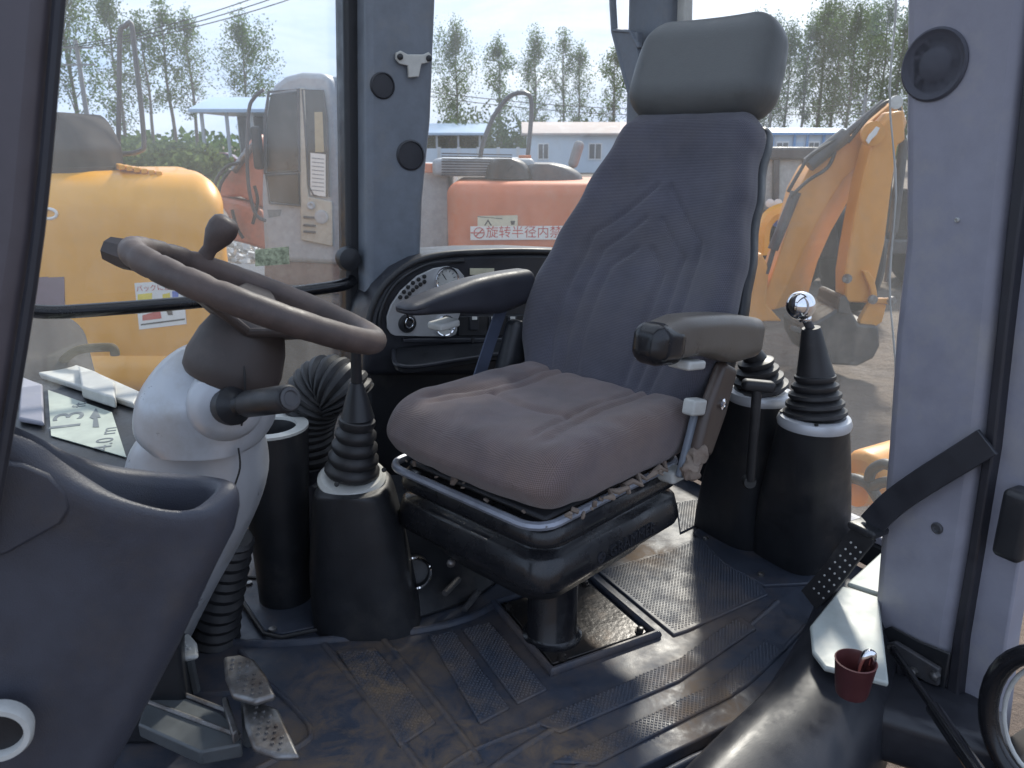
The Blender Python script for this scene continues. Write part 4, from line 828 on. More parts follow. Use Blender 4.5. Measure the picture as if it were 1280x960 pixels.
# ================================================================== PEDALS
def pedal(name, label, pts, thick, arm, matp=M['steel']):
    t = thing(name, label, 'pedal', PH(arm[0][0], arm[0][1], .0)*1.0)
    P = [p for p in pts]; c = sum(P, V())/len(P); n = (P[1]-P[0]).cross(P[2]-P[0]).normalized(); n = n if n.z > 0 else -n
    b = nb(); prism(b, P, -n*thick); pad = mk('pedal_pad', b, matp, t, bev=.006, seg=3)
    u = (P[1]-P[0]).normalized(); v = n.cross(u); b = nb()
    for i in range(-6, 7):
        for j in range(-6, 7):
            q = c+u*i*.013+v*j*.013
            # keep the studs inside the pad
            ok = True
            for a, d in zip(P, P[1:]+P[:1]):
                e = (d-a).normalized(); s = e.cross(n); s = s if s.dot(c-a) > 0 else -s
                if (q-a).dot(s) < .012: ok = False
            if ok: lathe(b, [(.0035, 0), (.003, .003), (.0012, .0032)], frame(q, n), 6)
    o = mk('grip_studs', b, matp, pad); o['kind'] = 'stuff'
    return t, c, n
pa = [PH(x, y, .17) for x, y in [(279, 820), (300, 817), (318, 823), (334, 845), (345, 868), (318, 876), (290, 868), (281, 845)]]
t, c, n = pedal('brake_pedal', 'worn steel brake pedal with a ridged pad, hinged above its twin', pa, .014, ((300, 880),))
b = nb(); tube(b, [c-n*.012, c-n*.03+V((-.005, 0, -.07)), c+V((-.02, .03, -.165))], .012, 10); mk('pedal_arm', b, M['pedalarm'], t)
pa = [PH(x, y, .14) for x, y in [(303, 878), (325, 876), (348, 885), (362, 915), (375, 944), (345, 944), (316, 934), (306, 905)]]
t, c, n = pedal('brake_pedal', 'muddy steel brake pedal with a smooth edged pad, on the grey arm', pa, .014, ((300, 930),))
b = nb(); A = [PH(x, y, .10) for x, y in [(185, 868), (196, 855), (276, 890), (300, 912), (302, 930), (250, 940), (172, 905)]]; prism(b, A, V((0, 0, -.028))); pw = mk('pedal_arm', b, M['pedalarm'], t, bev=.004)
b = nb(); tube(b, [PH(196, 855, .103), PH(288, 890, .103)], .004, 8); mk('arm_edge', b, M['steel'], pw)
b = nb(); tube(b, [PH(185, 877, .103), PH(300, 920, .103)], .004, 8); mk('arm_edge', b, M['steel'], pw)
b = nb(); prism(b, [PH(x, y, .12) for x, y in [(277, 872), (284, 870), (298, 912), (290, 918)]], V((0, 0, -.05))); mk('pedal_link', b, M['steel'], t, bev=.003)
pa = [PH(x, y, .13) for x, y in [(222, 796), (236, 790), (246, 802), (248, 818), (232, 822), (216, 818)]]
t, c, n = pedal('throttle_pedal', 'small pale pedal half hidden behind the dark console', pa, .012, ((235, 830),), M['ltgrey'])
b = nb(); tube(b, [c-n*.01, c+V((0, .01, -.11))], .010, 8); mk('pedal_arm', b, M['pedalarm'], t)

# ================================================================== DOOR STRAP, CUP, STRING
ds = thing('door_strap', 'black rubber check strap hanging across the rear pillar', 'strap', PH(1010, 752, 0))
def ribbon(name, px, wpx, mat, thick=.004):
    P = catmull([q for q in px], 5); b = nb(); rows = []
    for i, p in enumerate(P):
        t = (P[min(i+1, len(P)-1)]-P[max(i-1, 0)]).normalized(); view = (p-EY).normalized(); s = t.cross(RV).normalized()
        rows.append([p+s*wpx-RV*thick, p+s*wpx+RV*thick, p-s*wpx+RV*thick, p-s*wpx-RV*thick])
    loft(b, rows); return mk(name, b, mat, ds, bev=.0015)
ribbon('strap_band', [PR(1235, 552, 1.372), PR(1190, 580, 1.365), PR(1150, 605, 1.36), PR(1115, 630, 1.355), PR(1088, 657, 1.35)], .026, M['black2'])
b = nb(); rbox(b, (.016, .065, .05), .006, (1, 2, 2), None, frame(PR(1085, 660, 1.345), RV, V((0, 0, 1))), 2); mk('strap_clip', b, M['black'], ds)
tl = ribbon('strap_tail', [PR(1083, 664, 1.34), PR(1062, 690, 1.338), PR(1038, 722, 1.336), PR(1012, 750, 1.334)], .026, M['rubber'])
for i in range(8):
    for j in (-1, 0, 1):
        x, y = 1070-6.6*i+j*6, 684+8.2*i+j*6; b = nb(); lathe(b, [(.0022, 0), (.0022, .002)], frame(PR(x, y, 1.328), -RV), 8); mk('hole', b, M['ltgrey'], tl)
cpx = thing('plastic_cup', 'maroon plastic cup holding metal bits on the door sill', 'cup', PH(1064, 866, .131))
b = nb(); cc = PH(1064, 866, .131); lathe(b, [(.026, 0), (.028, .008), (.034, .062), (.035, .066), (.0325, .067), (.030, .06), (.026, .010), (.001, .009)], frame(cc, ZV), 32); mk('cup_body', b, M['cup'], cpx, ang=50)
mb = thing('metal_fitting', 'small bent metal fitting standing in the maroon cup', 'fitting', cc+V((.01, 0, .013)))
b = nb(); tube(b, catmull([cc+V((.008, 0, .012)), cc+V((.011, 0, .055)), cc+V((.017, 0, .078)), cc+V((.026, 0, .078)), cc+V((.026, .0, .06))], 5), .008, 10); mk('fitting_body', b, M['chrome'], mb)
hs = thing('hanging_string', 'frayed white string hanging down the rear window', 'string', PR(1108, 560, 1.70))
b = nb(); tube(b, [PR(1116+4*math.sin(k*.9), -60+34*k, 1.70) for k in range(19)], [.0016+.0012*abs(math.sin(k*2.2)) for k in range(19)], 6); mk('string_strand', b, M['ltgrey'], hs)
# own digging boom foot just behind the rear glass
sf = thing('swing_frame', 'orange yellow swing frame with black hoses behind the rear glass', 'swing frame', RV*2.25+SV*1.15+V((0, 0, .6)))
b = nb(); prism(b, [PR(x, y, 2.15) for x, y in [(1052, 575), (1062, 562), (1085, 566), (1108, 588), (1114, 640), (1050, 628)]], RV*.22); mk('frame_casting', b, M['digger'], sf, bev=.03, seg=3)
b = nb(); lathe(b, [(.05, -.02), (.055, .0), (.05, .03), (.02, .035)], frame(PR(1076, 612, 2.13), -RV), 20); mk('pivot_pin', b, M['digger'], sf)
for px in ([(1045, 602), (1065, 598), (1085, 606), (1100, 628)], [(1086, 600), (1090, 588), (1104, 580), (1118, 584)], [(1088, 612), (1100, 604), (1116, 602)]):
    b = nb(); tube(b, catmull([PR(x, y, 2.08) for x, y in px], 5), .017, 10); mk('hose', b, M['rubber'], sf)
# window stickers
b = nb(); q = [PS(319, 312, 2.164), PS(361, 308, 2.164), PS(362, 330, 2.164), PS(319, 333, 2.164)]; prism(b, q, -SV*.0006); mk('window_sticker', b, M['greenink'], cab)

# ================================================================== OUTSIDE: MACHINES
def plate(name, px, Y, depth, mat, par, bev=.02, seg=2):
    b = nb(); prism(b, [PY(x, y, Y) for x, y in px], V((0, depth, 0))); return mk(name, b, mat, par, bev=bev, seg=seg)
def crawler(par, cx, cy, L, axis, hgt=.85, wid=.5, gap=1.7):
    for s in (-1, 1):
        b = nb(); r = hgt/2; n = 18; ring = []
        ax = V(axis).normalized(); sd = ZV.cross(ax)
        prof = [ax*(L/2-r+r*math.cos(a))+ZV*(r+r*math.sin(a)) for a in [-PI/2+PI*k/n for k in range(n+1)]]+[-ax*(L/2-r)+ax*(-r*math.cos(a))+ZV*(r-r*math.sin(a)) for a in [-PI/2+PI*k/n for k in range(n+1)]]
        c = V((cx, cy, -.05))+sd*(s*gap/2)-sd*wid/2
        prism(b, [c+p for p in prof], sd*wid); tr = mk('crawler_track', b, M['track'], par, bev=.02)
        b = nb(); m = 40; per = []
        for k in range(m):
            a = k/m*len(prof); i = int(a); p = prof[i % len(prof)].lerp(prof[(i+1) % len(prof)], a-i); box(b, (0, 0, 0), (.09, wid*1.04, .05), Matrix.Translation(c+p+sd*wid/2) @ frame(V((0, 0, 0)), (p-ZV*r).normalized() if abs(p.dot(ax)) > L/2-r else ZV, ax))
        o = mk('track_shoes', b, M['track'], tr); o['kind'] = 'stuff'
# ---- yellow excavator: rounded counterweight close to the window
ye = thing('yellow_excavator', 'yellow excavator with a black engine hood, its rounded tail with a caution sticker', 'excavator', (-4.2, 6.2, 0))
YX = 4.55
A = PY(274, 225, YX); zt = PY(150, 216, YX).z; zb = PY(250, 486, YX).z
def fy(p):
    x, y, z = p; t = z/(zt-zb)+.5
    x = x-(.46*(y+.75) if x > .5 else 0)
    return V((x, y+.10*max(0, t-.82)/.18*(1 if y < 0 else 0)+.05*max(0, .25-t)/.25*(1 if y < 0 else 0), z-.03*max(0, (x-1.0))/.6*(1 if z > 0 else 0)))
b = nb(); W_ = 3.0; rbox(b, (W_, 1.5, zt-zb), .20, (10, 6, 10), fy, Matrix.Translation(V((A.x-W_/2+.02, YX+.75, (zt+zb)/2))), 6); cw = mk('counterweight', b, M['yellow'], ye, ang=180)
b = nb(); rbox(b, (W_-.03, 1.5, .28), .12, (8, 4, 3), lambda p: V((p.x-(.46*(p.y+.75) if p.x > .5 else 0), p.y, p.z)), Matrix.Translation(V((A.x-W_/2+.0, YX+.735, zb+.10))), 5); mk('lower_step', b, M['yellow'], ye, ang=180)
b = nb(); tube(b, [PY(272, 333, YX-.005), PY(200, 332, YX-.005)], .003, 4); mk('panel_seam', b, M['darkgrey'], cw)
b = nb(); ct = PY(98, 214, YX+.45); loft(b, pxloft(dens([(213, 50, 143), (205, 52, 141), (186, 60, 138), (176, 64, 133), (160, 70, 124), (148, 78, 113), (142, 88, 102)]), YX+.55, .28, 3.2)); mk('engine_hood', b, M['dullblack'], ye, ang=60)
b = nb(); loft(b, pxloft([(216, 44, 150), (208, 46, 148)], YX+.55, .32, 4)); mk('hood_base', b, M['dullblack'], ye)
for k in range(6):
    b = nb(); p0 = PY(148+k*9, 203+k*1.6, YX+.35); box(b, (0, 0, 0), (.035, .36, .03), Matrix.Translation(p0+V((0, .02, -.025))) @ Matrix.Rotation(.5, 4, 'Z')); mk('louvre', b, M['yellow'], ye, bev=.006)
b = nb(); tube(b, catmull([PY(148, 182, YX+.9), PY(149, 110, YX+.9), PY(150, 42, YX+.9), PY(156, 33, YX+.9), PY(164, 30, YX+.9), PY(168, 60, YX+.9), PY(175, 120, YX+.9), PY(180, 178, YX+.9), PY(176, 188, YX+.9), PY(160, 192, YX+.9), PY(140, 191, YX+.9)], 4), .016, 8); mk('handrail', b, M['darkgrey'], ye)
b = nb(); c = PY(60, 267, YX+.005); tube(b, [c+V((.05*math.cos(t), 0, .028*math.sin(t))) for t in [2*PI*k/20 for k in range(20)]], .009, 6, closed=True); mk('lift_hole_ring', b, M['white'], cw)
for x in (40, 60):
    plate('decal', [(x, 347), (x+20, 346), (x+21, 384), (x+1, 385)], YX-.004, .003, M['purple'], cw, 0)
st = plate('caution_sticker', [(168, 354), (228, 350), (233, 405), (174, 412)], YX-.006, .004, M['white'], cw, 0)
cM = lambda x, y, sz, rot=0: Matrix.Translation(PY(x, y, YX-.0075)) @ Matrix.Rotation(PI/2, 4, 'X') @ Matrix.Rotation(rot, 4, 'Z')
mk('lettering', text_bm('バックに注意', .041, cM(196, 360, 0, .06)), M['red'], st)
for q, m_ in (([(172, 368), (190, 366), (190, 376), (172, 378)], 'yellowink'), ([(203, 368), (212, 366), (214, 380), (204, 382)], 'yellowink'), ([(215, 364), (223, 364), (223, 382), (216, 382)], 'blue'), ([(178, 394), (200, 388), (202, 398), (178, 401)], 'red'), ([(176, 405), (231, 398), (231, 400), (176, 407)], 'ink'), ([(206, 384), (214, 382), (216, 394), (210, 394)], 'ink')):
    plate('picture_mark', q, YX-.0075, .001, M[m_], st, 0)
b = nb(); prism(b, [V((-5.6, 4.9, .75)), V((A.x-.2, 4.9, .75)), V((A.x-.2, 8.6, .75)), V((-5.6, 8.6, .75))], V((0, 0, .2))); mk('deck', b, M['darkgrey'], ye, bev=.02)
b = nb(); lathe(b, [(.6, .35), (.6, .78)], Matrix.Translation(V((-3.8, 6.4, 0))), 28); mk('turntable', b, M['darkgrey'], ye)
crawler(ye, -3.8, 6.4, 3.2, (0, 1, 0))
b = nb(); rbox(b, (1.0, 1.6, 1.5), .15, (2, 2, 2), None, Matrix.Translation(V((-4.9, 7.6, 1.7))), 4); mk('operator_cab', b, M['darkgrey'], ye)

# ---- excavator with grey cab and orange boom
ge = thing('excavator', 'orange excavator with a dirty grey cab, its boom lowered in front', 'excavator', (-1.6, 8.0, 0))
YG = 7.2
cabp = [(330, 326), (326, 250), (328, 180), (333, 128), (341, 106), (356, 95), (376, 90), (400, 91), (411, 94), (418, 112), (424, 160), (429, 230), (432, 300), (432, 332)]
b = nb(); rows = []
prism(b, [PY(x, y, YG) for x, y in cabp], V((.12, 1.15, 0))); gc = mk('cab_shell', b, M['cabgrey'], ge, bev=.05, seg=3)
# rear part of the cab, set back
plate('cab_rear', [(408, 95), (440, 96), (452, 110), (456, 330), (420, 332)], YG+.12, 1.0, M['cabgrey'], ge, .04)
plate('rear_window', [(420, 135), (424, 122), (438, 122), (446, 205), (430, 200), (422, 170)], YG+.112, .01, M['darkglass'], ge, .004)
door = plate('cab_door', [(374, 110), (381, 110), (384, 230), (386, 246), (415, 252), (416, 308), (376, 300)], YG-.03, .025, M['cabbeige'], ge, .008)
fw = plate('door_window', [(333, 215), (333, 150), (338, 118), (372, 114), (373, 212)], YG-.025, .012, M['darkglass'], ge, .004)
plate('lower_window', [(333, 220), (373, 218), (374, 256), (338, 252)], YG-.025, .012, M['darkglass'], ge, .004)
def fr_(px, Y, r, mat, par, name='window_frame'):
    b = nb(); tube(b, [PY(x, y, Y) for x, y in px], r, 6, closed=True); return mk(name, b, mat, par)
fr_([(331, 217), (331, 150), (336, 115), (373, 111), (374, 214)], YG-.03, .014, M['darkgrey'], fw)
fr_([(332, 219), (374, 217), (375, 257), (337, 254)], YG-.03, .010, M['darkgrey'], fw)
sw2 = plate('side_window', [(378, 112), (404, 113), (409, 150), (411, 246), (392, 244), (386, 232), (382, 170)], YG-.022, .012, M['darkglass'], ge, .004)
fr_([(378, 112), (404, 113), (409, 150), (411, 246), (392, 244), (386, 232), (382, 170)], YG-.026, .010, M['darkgrey'], sw2)
pp = plate('notice_paper', [(388, 191), (407, 193), (407, 246), (388, 243)], YG-.030, .004, M['white'], sw2, 0)
for k in range(9): plate('text_line', [(390, 197+k*5), (405, 198.5+k*5), (405, 199.5+k*5), (390, 198+k*5)], YG-.0325, .001, M['greyink'], pp, 0)
plate('curtain', [(393, 140), (403, 140), (405, 190), (394, 190)], YG-.027, .003, pm('tan_curtain', (.42, .34, .2), .8), sw2, 0)
for x, y, r in ((389, 257, .035), (402, 271, .06)):
    b = nb(); lathe(b, [(r, 0), (r, .02), (r*.7, .025), (.001, .012)], frame(PY(x, y, YG-.03), (0, -1, 0)), 20); mk('lock', b, M['cabgrey'], door)
for y in (270, 280, 288): plate('handle_bar', [(379, y), (394, y+1), (394, y+4), (379, y+3)], YG-.045, .02, M['darkgrey'], door, .004)
plate('door_mark', [(334, 262), (352, 262), (350, 270), (336, 272)], YG-.005, .003, M['greyink'], gc, 0)
b = nb(); tube(b, catmull([PY(330, 112, YG-.15), PY(318, 122, YG-.15), PY(311, 140, YG-.15), PY(309, 200, YG-.15), PY(312, 240, YG-.15), PY(320, 268, YG-.15), PY(332, 276, YG-.1)], 5), .016, 7); mk('grab_rail', b, M['darkgrey'], ge)
b = nb(); rbox(b, (.09, .06, .36), .03, (1, 1, 2), None, Matrix.Translation(PY(322, 185, YG-.12)), 3); mk('mirror', b, M['ink'], ge)
plate('deck_skirt', [(330, 326), (560, 330), (560, 372), (330, 366)], YG+.05, 1.6, pm('rusty_deck', (.20, .13, .10), .8, dirt=(.3, .24, .2), damt=.45), ge, .02)
plate('engine_side', [(446, 206), (562, 206), (562, 330), (446, 330)], YG+.5, 1.2, M['cabgrey'], ge, .03)
plate('side_rail', [(528, 204), (566, 206), (566, 216), (528, 216)], YG+.35, .1, M['orange'], ge, .01)
boom = plate('boom', [(318, 166), (327, 172), (332, 230), (332, 262), (300, 246), (270, 248), (274, 226), (290, 208)], YG+.5, .4, M['orange2'], ge, .03)
arm = plate('boom_arm', [(268, 246), (300, 252), (326, 262), (336, 300), (334, 314), (310, 306), (286, 300), (284, 270)], YG+.4, .3, M['orange2'], ge, .03)
b = nb(); tube(b, [PY(292, 214, YG+.45), PY(312, 186, YG+.45)], .035, 10); tube(b, [PY(303, 198, YG+.45), PY(322, 172, YG+.45)], .02, 10); mk('ram', b, M['steel'], boom)
for px in ([(268, 246), (270, 226), (284, 208), (300, 204)], [(272, 250), (276, 230), (288, 212)], [(290, 262), (296, 284), (304, 298)], [(318, 232), (322, 252), (316, 280)]):
    b = nb(); tube(b, catmull([PY(x, y, YG+.34) for x, y in px], 5), .016, 7); mk('hose', b, M['rubber'], boom)
crawler(ge, -1.2, 8.1, 3.6, (1, 0, 0), .9)
# ---- faded orange excavator tail
oe = thing('excavator', 'faded orange excavator turned tail on, warning strip across its counterweight', 'excavator', (.4, 9.0, 0))
YO = 7.0
A = PY(556, 228, YO); B2 = PY(905, 228, YO); zt = A.z; zb = .72
b = nb(); rbox(b, (B2.x-A.x, 1.3, zt-zb), .12, (10, 6, 8), lambda p: V((p.x, p.y+.10*(abs(p.x)/1.25)**2.5*(1 if p.y < 0 else 0), p.z)), Matrix.Translation(V(((A.x+B2.x)/2, YO+.65, (zt+zb)/2))), 5); oc = mk('counterweight', b, M['orange'], oe, ang=180)
b = nb(); rbox(b, (.95, .8, .16), .05, (3, 3, 2), None, Matrix.Translation(PY(606, 208, YO+.9)), 3); mk('grille_box', b, M['cabgrey'], oe)
for k in range(9): plate('grille_slat', [(552, 191+k*3.4), (640, 193+k*3.2), (640, 194.4+k*3.2), (552, 192.4+k*3.4)], YO+.49, .02, M['darkgrey'], oe, 0)
b = nb(); loft(b, pxloft(dens([(224, 640, 728), (216, 642, 724), (208, 650, 712), (204, 660, 696)]), YO+.8, .4, 3)); mk('engine_hood', b, M['darkgrey'], oe)
b = nb(); loft(b, pxloft(dens([(222, 606, 668), (212, 608, 664), (203, 612, 656), (198, 618, 646)]), YO+.6, .3, 3)); mk('engine_hood', b, M['ruststeel'], oe)
b = nb(); loft(b, pxloft([(208, 650, 662), (199, 650, 662), (198, 648, 664), (194, 648, 664)], YO+.7, .06, 2)); mk('exhaust', b, M['orange'], oe)
b = nb(); tube(b, catmull([PY(600, 200, YO+1), PY(604, 178, YO+1), PY(616, 148, YO+1), PY(632, 125, YO+1), PY(645, 117, YO+1), PY(658, 117, YO+1), PY(664, 126, YO+1), PY(663, 160, YO+1), PY(659, 200, YO+1)], 5), .022, 8); mk('handrail', b, M['darkgrey'], oe)
b = nb(); rbox(b, (.10, .05, .26), .045, (2, 1, 3), None, Matrix.Translation(PY(720, 193, YO+.9)) @ Matrix.Rotation(.3, 4, 'Y'), 4); tube(b, [PY(716, 210, YO+.92), PY(714, 226, YO+.95)], .015, 6); mk('mirror', b, M['pole'], oe)
sx = plate('warning_strip', [(588, 283), (760, 282), (760, 299), (588, 300)], YO-.010, .005, M['white'], oc, 0)
mk('lettering', text_bm('旋转半径内禁', .112, Matrix.Translation(PY(655, 291, YO-.0115)) @ Matrix.Rotation(PI/2, 4, 'X')), M['red'], sx)
b = nb(); c = PY(599, 291, YO-.012); tube(b, [c+V((.045*math.cos(t), 0, .045*math.sin(t))) for t in [2*PI*k/16 for k in range(16)]], .005, 4, closed=True); tube(b, [c+V((-.075, 0, 0)), c+V((.04, 0, 0))], .005, 4); tube(b, [c+V((-.03, 0, -.03)), c+V((.03, 0, .03))], .005, 4); mk('emblem', b, M['red'], sx)
s2 = plate('warning_label', [(597, 270), (647, 269), (647, 283), (597, 283)], YO-.008, .004, M['cream'], oc, 0)
plate('picture_mark', [(605, 282), (610, 274), (615, 282), (613, 282), (610, 277), (607, 282)], YO-.010, .001, M['ink'], s2, 0)
plate('picture_mark', [(638, 276), (644, 276), (643, 281), (639, 281)], YO-.010, .001, M['ink'], s2, 0); plate('picture_mark', [(597, 270.4), (628, 273), (628, 273.8), (597, 271.2)], YO-.010, .001, M['ink'], s2, 0)
crawler(oe, .65, 8.8, 3.0, (0, 1, 0), .9, gap=1.8)
b = nb(); lathe(b, [(.6, .4), (.6, .75)], Matrix.Translation(V((.65, 8.8, 0))), 24); mk('turntable', b, M['darkgrey'], oe)
b = nb(); box(b, (.65, 9.2, .80), (2.3, 2.6, .14)); mk('deck', b, M['darkgrey'], oe, bev=.02)
# ---- backhoe loader behind, boom folded up
bh = thing('backhoe_loader', 'orange yellow backhoe loader seen from behind with its folded digging arm', 'backhoe loader', (3.6, 9.6, 0))
YB = 7.9
zb_ = lambda q: (920+q[0]/2.527, 100+q[1]/2.527)
U_ = [(70, 730), (105, 640), (160, 480), (196, 345), (235, 275), (380, 170), (505, 62), (520, 60)]
L1 = [(534, 120), (500, 190), (420, 240), (340, 310), (270, 420), (215, 530), (160, 650), (125, 725)]
L2 = [(540, 130), (520, 200), (418, 270), (388, 325), (300, 480), (258, 575), (234, 660), (220, 700)]
b = nb(); loft(b, [[PY(*zb_(q), YB) for q in U_+L1], [PY(*zb_(q), YB)+V((0, .34, 0)) for q in U_]+[PY(*zb_(q), YB+.34) for q in L2]]); bo = mk('boom', b, M['digger'], bh, bev=.012)
dip = plate('dipper_arm', [zb_(q) for q in [(418, 245), (440, 165), (500, 100), (532, 96), (536, 190), (512, 205), (492, 340), (470, 520), (442, 640), (430, 705), (345, 702), (345, 612), (356, 540), (378, 420), (398, 320)]], YB-.30, .26, M['digger'], bh, .02)
b = nb(); lathe(b, [(.11, 0), (.11, .03), (.05, .035), (.05, .05), (.001, .052)], frame(PY(1090, 167, YB-.30), (0, -1, 0)), 20); mk('pivot_pin', b, M['digger'], dip)
plate('lock_tab', [(1083, 176), (1087, 168), (1096, 158), (1100, 160), (1096, 168), (1090, 174), (1086, 180)], YB-.36, .02, M['white'], dip, .003)
b = nb(); lathe(b, [(.06, 0), (.06, .03), (.001, .032)], frame(PY(1119, 128, YB-.30), (0, -1, 0)), 16); mk('pivot_pin', b, M['ltgrey'], bo)
b = nb(); tube(b, [PY(1010, 206, YB-.05), PY(1058, 168, YB-.05)], .075, 14); tube(b, [PY(1055, 170, YB-.05), PY(1105, 128, YB-.05)], .035, 10); mk('dipper_ram', b, M['darkgrey'], bo)
b = nb(); tube(b, [PY(966, 312, YB-.06), PY(995, 240, YB-.06)], .052, 12); tube(b, [PY(968, 308, YB-.06), PY(958, 342, YB-.06)], .025, 10); mk('boom_ram', b, M['darkgrey'], bo)
b = nb(); tube(b, [PY(1130, 175, YB-.2), PY(1116, 290, YB-.2)], .045, 12); tube(b, [PY(1117, 285, YB-.2), PY(1108, 352, YB-.2)], .026, 10); mk('bucket_ram', b, M['darkgrey'], dip)
for px in ([(985, 240), (1000, 214), (1012, 196), (1036, 180), (1060, 168)], [(988, 246), (1010, 226), (1034, 210), (1044, 190)], [(1060, 178), (1090, 142), (1112, 126), (1124, 132), (1126, 170)], [(1124, 140), (1116, 200), (1110, 260)]):
    b = nb(); tube(b, catmull([PY(x, y, YB-.10) for x, y in px], 5), .018, 7); mk('hose', b, M['rubber'], bo)
# bucket
b = nb(); bp_ = [zb_(q) for q in [(210, 778), (262, 760), (325, 722), (335, 684), (352, 682), (366, 730), (390, 772), (452, 778), (456, 840), (436, 880), (385, 905), (305, 900), (240, 876), (214, 825)]]
prism(b, [PY(x, y, YB-.40) for x, y in bp_], V((0, .6, 0))); bk = mk('bucket', b, M['bucket'], bh, bev=.03)
plate('bucket_ear', [zb_(q) for q in [(322, 735), (328, 690), (345, 680), (358, 700), (362, 740)]], YB-.42, .05, M['bucket'], bk, .006)
for k in range(4):
    b = nb(); box(b, (0, 0, 0), (.16, .07, .05), Matrix.Translation(PY(996, 412, YB-.35+.16*k)) @ Matrix.Rotation(.3, 4, 'Y')); mk('tooth', b, M['bucket'], bk, bev=.01)
plate('bucket_link', [zb_(q) for q in [(392, 780), (392, 760), (432, 690), (476, 712), (462, 765), (430, 786)]], YB-.34, .08, M['digger'], bk, .01)
lk = plate('tipping_link', [zb_(q) for q in [(400, 602), (420, 604), (438, 630), (446, 668), (448, 690), (508, 690), (506, 712), (430, 704), (425, 660), (410, 625)]], YB-.36, .05, M['digger'], bk, .01)
for x, y in ((1058, 348), (1090, 374), (1114, 376)):
    b = nb(); lathe(b, [(.045, 0), (.045, .03), (.001, .032)], frame(PY(x, y, YB-.40), (0, -1, 0)), 12); mk('pin', b, M['steel'], lk)
plate('king_post', [(930, 402), (936, 330), (952, 316), (962, 336), (958, 380), (978, 402)], YB-.08, .2, M['digger'], bh, .02)
# loader body behind the boom
YL = 10.2
cb2 = plate('cab_roof', [(940, 184), (1042, 184), (1046, 200), (936, 200)], YL, 1.3, M['darkgrey'], bh, .03)
for x in (940, 968, 1005, 1032): plate('cab_post', [(x, 198), (x+7, 198), (x+6, 262), (x-1, 262)], YL+.02, .08, M['darkgrey'], bh, .01)
plate('cab_glass', [(944, 199), (1036, 199), (1036, 262), (942, 262)], YL+.10, .02, pm('pale_window', (.38, .42, .42), .2), bh, 0)
plate('rear_body', [(930, 262), (1046, 262), (1052, 325), (925, 325)], YL+.15, 2.2, M['dullblack'], bh, .05)
b = nb(); tube(b, catmull([PY(952, 318, YL-.1), PY(954, 286, YL-.1), PY(966, 268, YL-.1), PY(986, 262, YL-.1)], 5), .10, 8); mk('mudguard', b, M['yellow'], bh)
for k, (x, y) in enumerate(((962, 254), (972, 254), (964, 270), (970, 278))):
    b = nb(); lathe(b, [(.055, 0), (.055, .02), (.001, .03)], frame(PY(x, y, YL+.0), (0, -1, 0)), 14); mk('rear_lamp', b, M['white'] if k < 2 else M['blue'], bh)
for x in (2.7, 4.7):
    b = nb(); lathe(b, [(.2, -.2), (.5, -.22), (.62, -.2), (.72, -.12), (.72, .12), (.62, .2), (.5, .22), (.2, .2)], frame(V((x, 10.9, .68)), (1, 0, 0)), 28); mk('road_wheel', b, M['tyre'], bh)
plate('stabiliser_leg', [(936, 400), (950, 400), (944, 470), (934, 470)], YL-.4, .12, M['digger'], bh, .01)
# another machine further back between boom and dipper
wl_ = thing('wheel_loader', 'yellow and black wheel loader parked beyond the digging arm', 'wheel loader', (5.6, 13.2, 0))
YW = 12.6
plate('engine_cover', [(1040, 236), (1140, 236), (1146, 300), (1036, 302)], YW, 2.0, M['dullblack'], wl_, .06)
plate('name_plate', [(1054, 270), (1074, 269), (1074, 275), (1054, 276)], YW-.012, .01, M['greyink'], wl_, 0)
plate('yellow_panel', [(1030, 262), (1042, 262), (1046, 312), (1028, 314)], YW-.05, .6, M['yellow'], wl_, .03)
plate('rear_bumper', [(1028, 300), (1150, 300), (1150, 318), (1028, 320)], YW-.15, .4, M['darkgrey'], wl_, .03)
for q in range(3): plate('grille_bar', [(1050, 246+q*7), (1100, 246+q*7), (1100, 248+q*7), (1050, 248+q*7)], YW-.02, .02, M['ink'], wl_, 0)
for x in (4.9, 6.8):
    b = nb(); lathe(b, [(.2, -.2), (.5, -.22), (.62, -.2), (.70, -.12), (.70, .12), (.62, .2), (.5, .22), (.2, .2)], frame(V((x, 13.3, .64)), (1, 0, 0)), 28); mk('road_wheel', b, M['tyre'], wl_)
lg = thing('timber_pole', 'long pale pole lying on the dirt behind the digging arm', 'pole', PZ(1080, 326, .1))
b = nb(); tube(b, [PZ(1010, 334, .08), PZ(1080, 328, .1), PZ(1160, 322, .08)], .05, 10); mk('pole_shaft', b, M['ltgrey'], lg)

